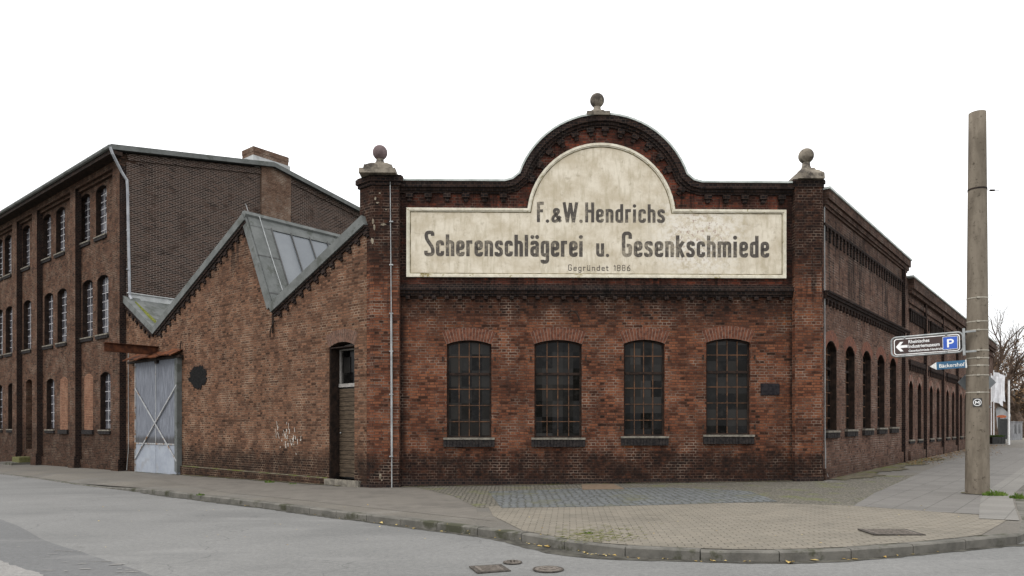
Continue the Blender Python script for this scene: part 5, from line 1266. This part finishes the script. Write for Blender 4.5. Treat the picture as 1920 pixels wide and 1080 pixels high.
m = MB(); m.box(-1.7, 1.2, -.04, 0, .2, 2.3); m.box(-1.7, 1.2, -.06, -.04, 1.2, 1.26); link('garage_door', m.mesh('garage_door', M['black']), t)
m = MB(); m.box(-1.2, -.3, -.05, 0, 2.75, 3.5); link('window', m.mesh('window', M['glass']), t)

# ================================================================ LEAVES, GRASS, MOSS
def leaf_mb(pts):
    m = MB()
    for x, y, z, s_ in pts:
        a = random.uniform(0, 2*pi); d = Vector((cos(a), sin(a), 0))*s_; e = Vector((-sin(a), cos(a), 0))*s_*.6; c = Vector((x, y, z)); h = Vector((0, 0, random.uniform(.0, s_*.6)))
        m.quad(c-d, c+e+h, c+d, c-e+h*.5)
    return m
pts = []
for _ in range(50):
    k = random.uniform(4, len(kp)-2); i = int(k); f = k-i; x = kp[i][0]*(1-f)+kp[i+1][0]*f; y = kp[i][1]*(1-f)+kp[i+1][1]*f-abs(random.gauss(.03, .06))
    pts.append((x, y, gz(x)-KH+.012, random.uniform(.015, .04)))
for px, py in ((1012, 1023), (1024, 1024), (1029, 1024), (1090, 1032), (1085, 1031), (1478, 1054), (1482, 1055), (1527, 1050), (777, 990), (714, 980)):
    c = G(px, py+2, -KH); pts.append((c[0], c[1], gz(c[0])-KH+.014, .06))
for _ in range(60):
    c = G(random.uniform(60, 1850), random.uniform(945, 1040)); ok = c[1] > 9.6
    if ok and c[1] < 19: pts.append((c[0], c[1], gz(c[0])+.02, random.uniform(.012, .025)))
tag(link('fallen_leaves', leaf_mb(pts).mesh('fallen_leaves', M['leafyellow'])), 'small yellow leaves scattered along the kerb', 'leaves', kind='stuff')
pts = []
for _ in range(1500):
    u_ = random.uniform(9, 36); n_ = .15+abs(random.gauss(0, .55)); x, y = FRt.xy(u_, n_); pts.append((x, y, gz(x)+.022, random.uniform(.02, .05)))
for _ in range(40):
    c = G(random.uniform(1855, 1880), random.uniform(845, 855)); pts.append((c[0], c[1], gz(c[0])+.02, .04))
tag(link('leaf_litter', leaf_mb(pts).mesh('leaf_litter', M['leaflitter'])), 'brown leaf litter drifted along the foot of the side wall', 'leaves', kind='stuff')
def tuft(px, py, r, h, n, lab, dz=0., w=.008):
    c = G(px, py, dz); m = MB()
    for _ in range(n):
        a = random.uniform(0, 2*pi); q = r*sqrt(random.random()); x, y = q*cos(a), q*sin(a)*.6; hh = h*random.uniform(.4, 1)*(1.1-q/r*.6); t_ = random.uniform(0, 2*pi); l = hh*random.uniform(.1, .7)
        m.quad((x-w, y, 0), (x+w, y, 0), (x+w*.6+cos(t_)*l*.5, y+sin(t_)*l*.5, hh*.7), (x+cos(t_)*l, y+sin(t_)*l, hh))
    o = link('grass_tuft', m.mesh('grass_tuft', M['grass']), None, (c[0], c[1], gz(c[0])+dz+.004)); tag(o, lab, 'grass', 'weeds in the paving joints')
tuft(1866, 930, .26, .16, 260, 'bright green grass tuft at the foot of the concrete mast')
tuft(1911, 935, .2, .14, 150, 'grass tuft by the kerb at the right edge')
tuft(1103, 1001, .08, .05, 26, 'small weed in the beige pavers near the dropped kerb')
tuft(376, 929, .1, .08, 50, 'little weed behind the kerb left of the narrow door')
tuft(505, 905, .16, .12, 70, 'weed growing at the foot of the workshop wall')
tuft(548, 908, .14, .06, 50, 'low weed at the wall just left of the narrow door')
mj = MB()
for _ in range(420):
    px = random.gauss(1115, 38); py = 1003+random.gauss(0, 8)
    c = G(px, py); 
    if c[1] < kp[12][1]+.2: continue
    # cling to the joints of the pavers
    s_ = random.uniform(.006, .02); z = gz(c[0])+.011; mj.quad((c[0]-s_*2, c[1]-s_*.5, z), (c[0]+s_*2, c[1]-s_*.5, z+.003), (c[0]+s_*2, c[1]+s_*.5, z+.003), (c[0]-s_*2, c[1]+s_*.5, z))
tag(link('joint_moss', mj.mesh('joint_moss', M['moss'])), 'yellow green moss in the paver joints near the kerb', 'moss', kind='stuff')
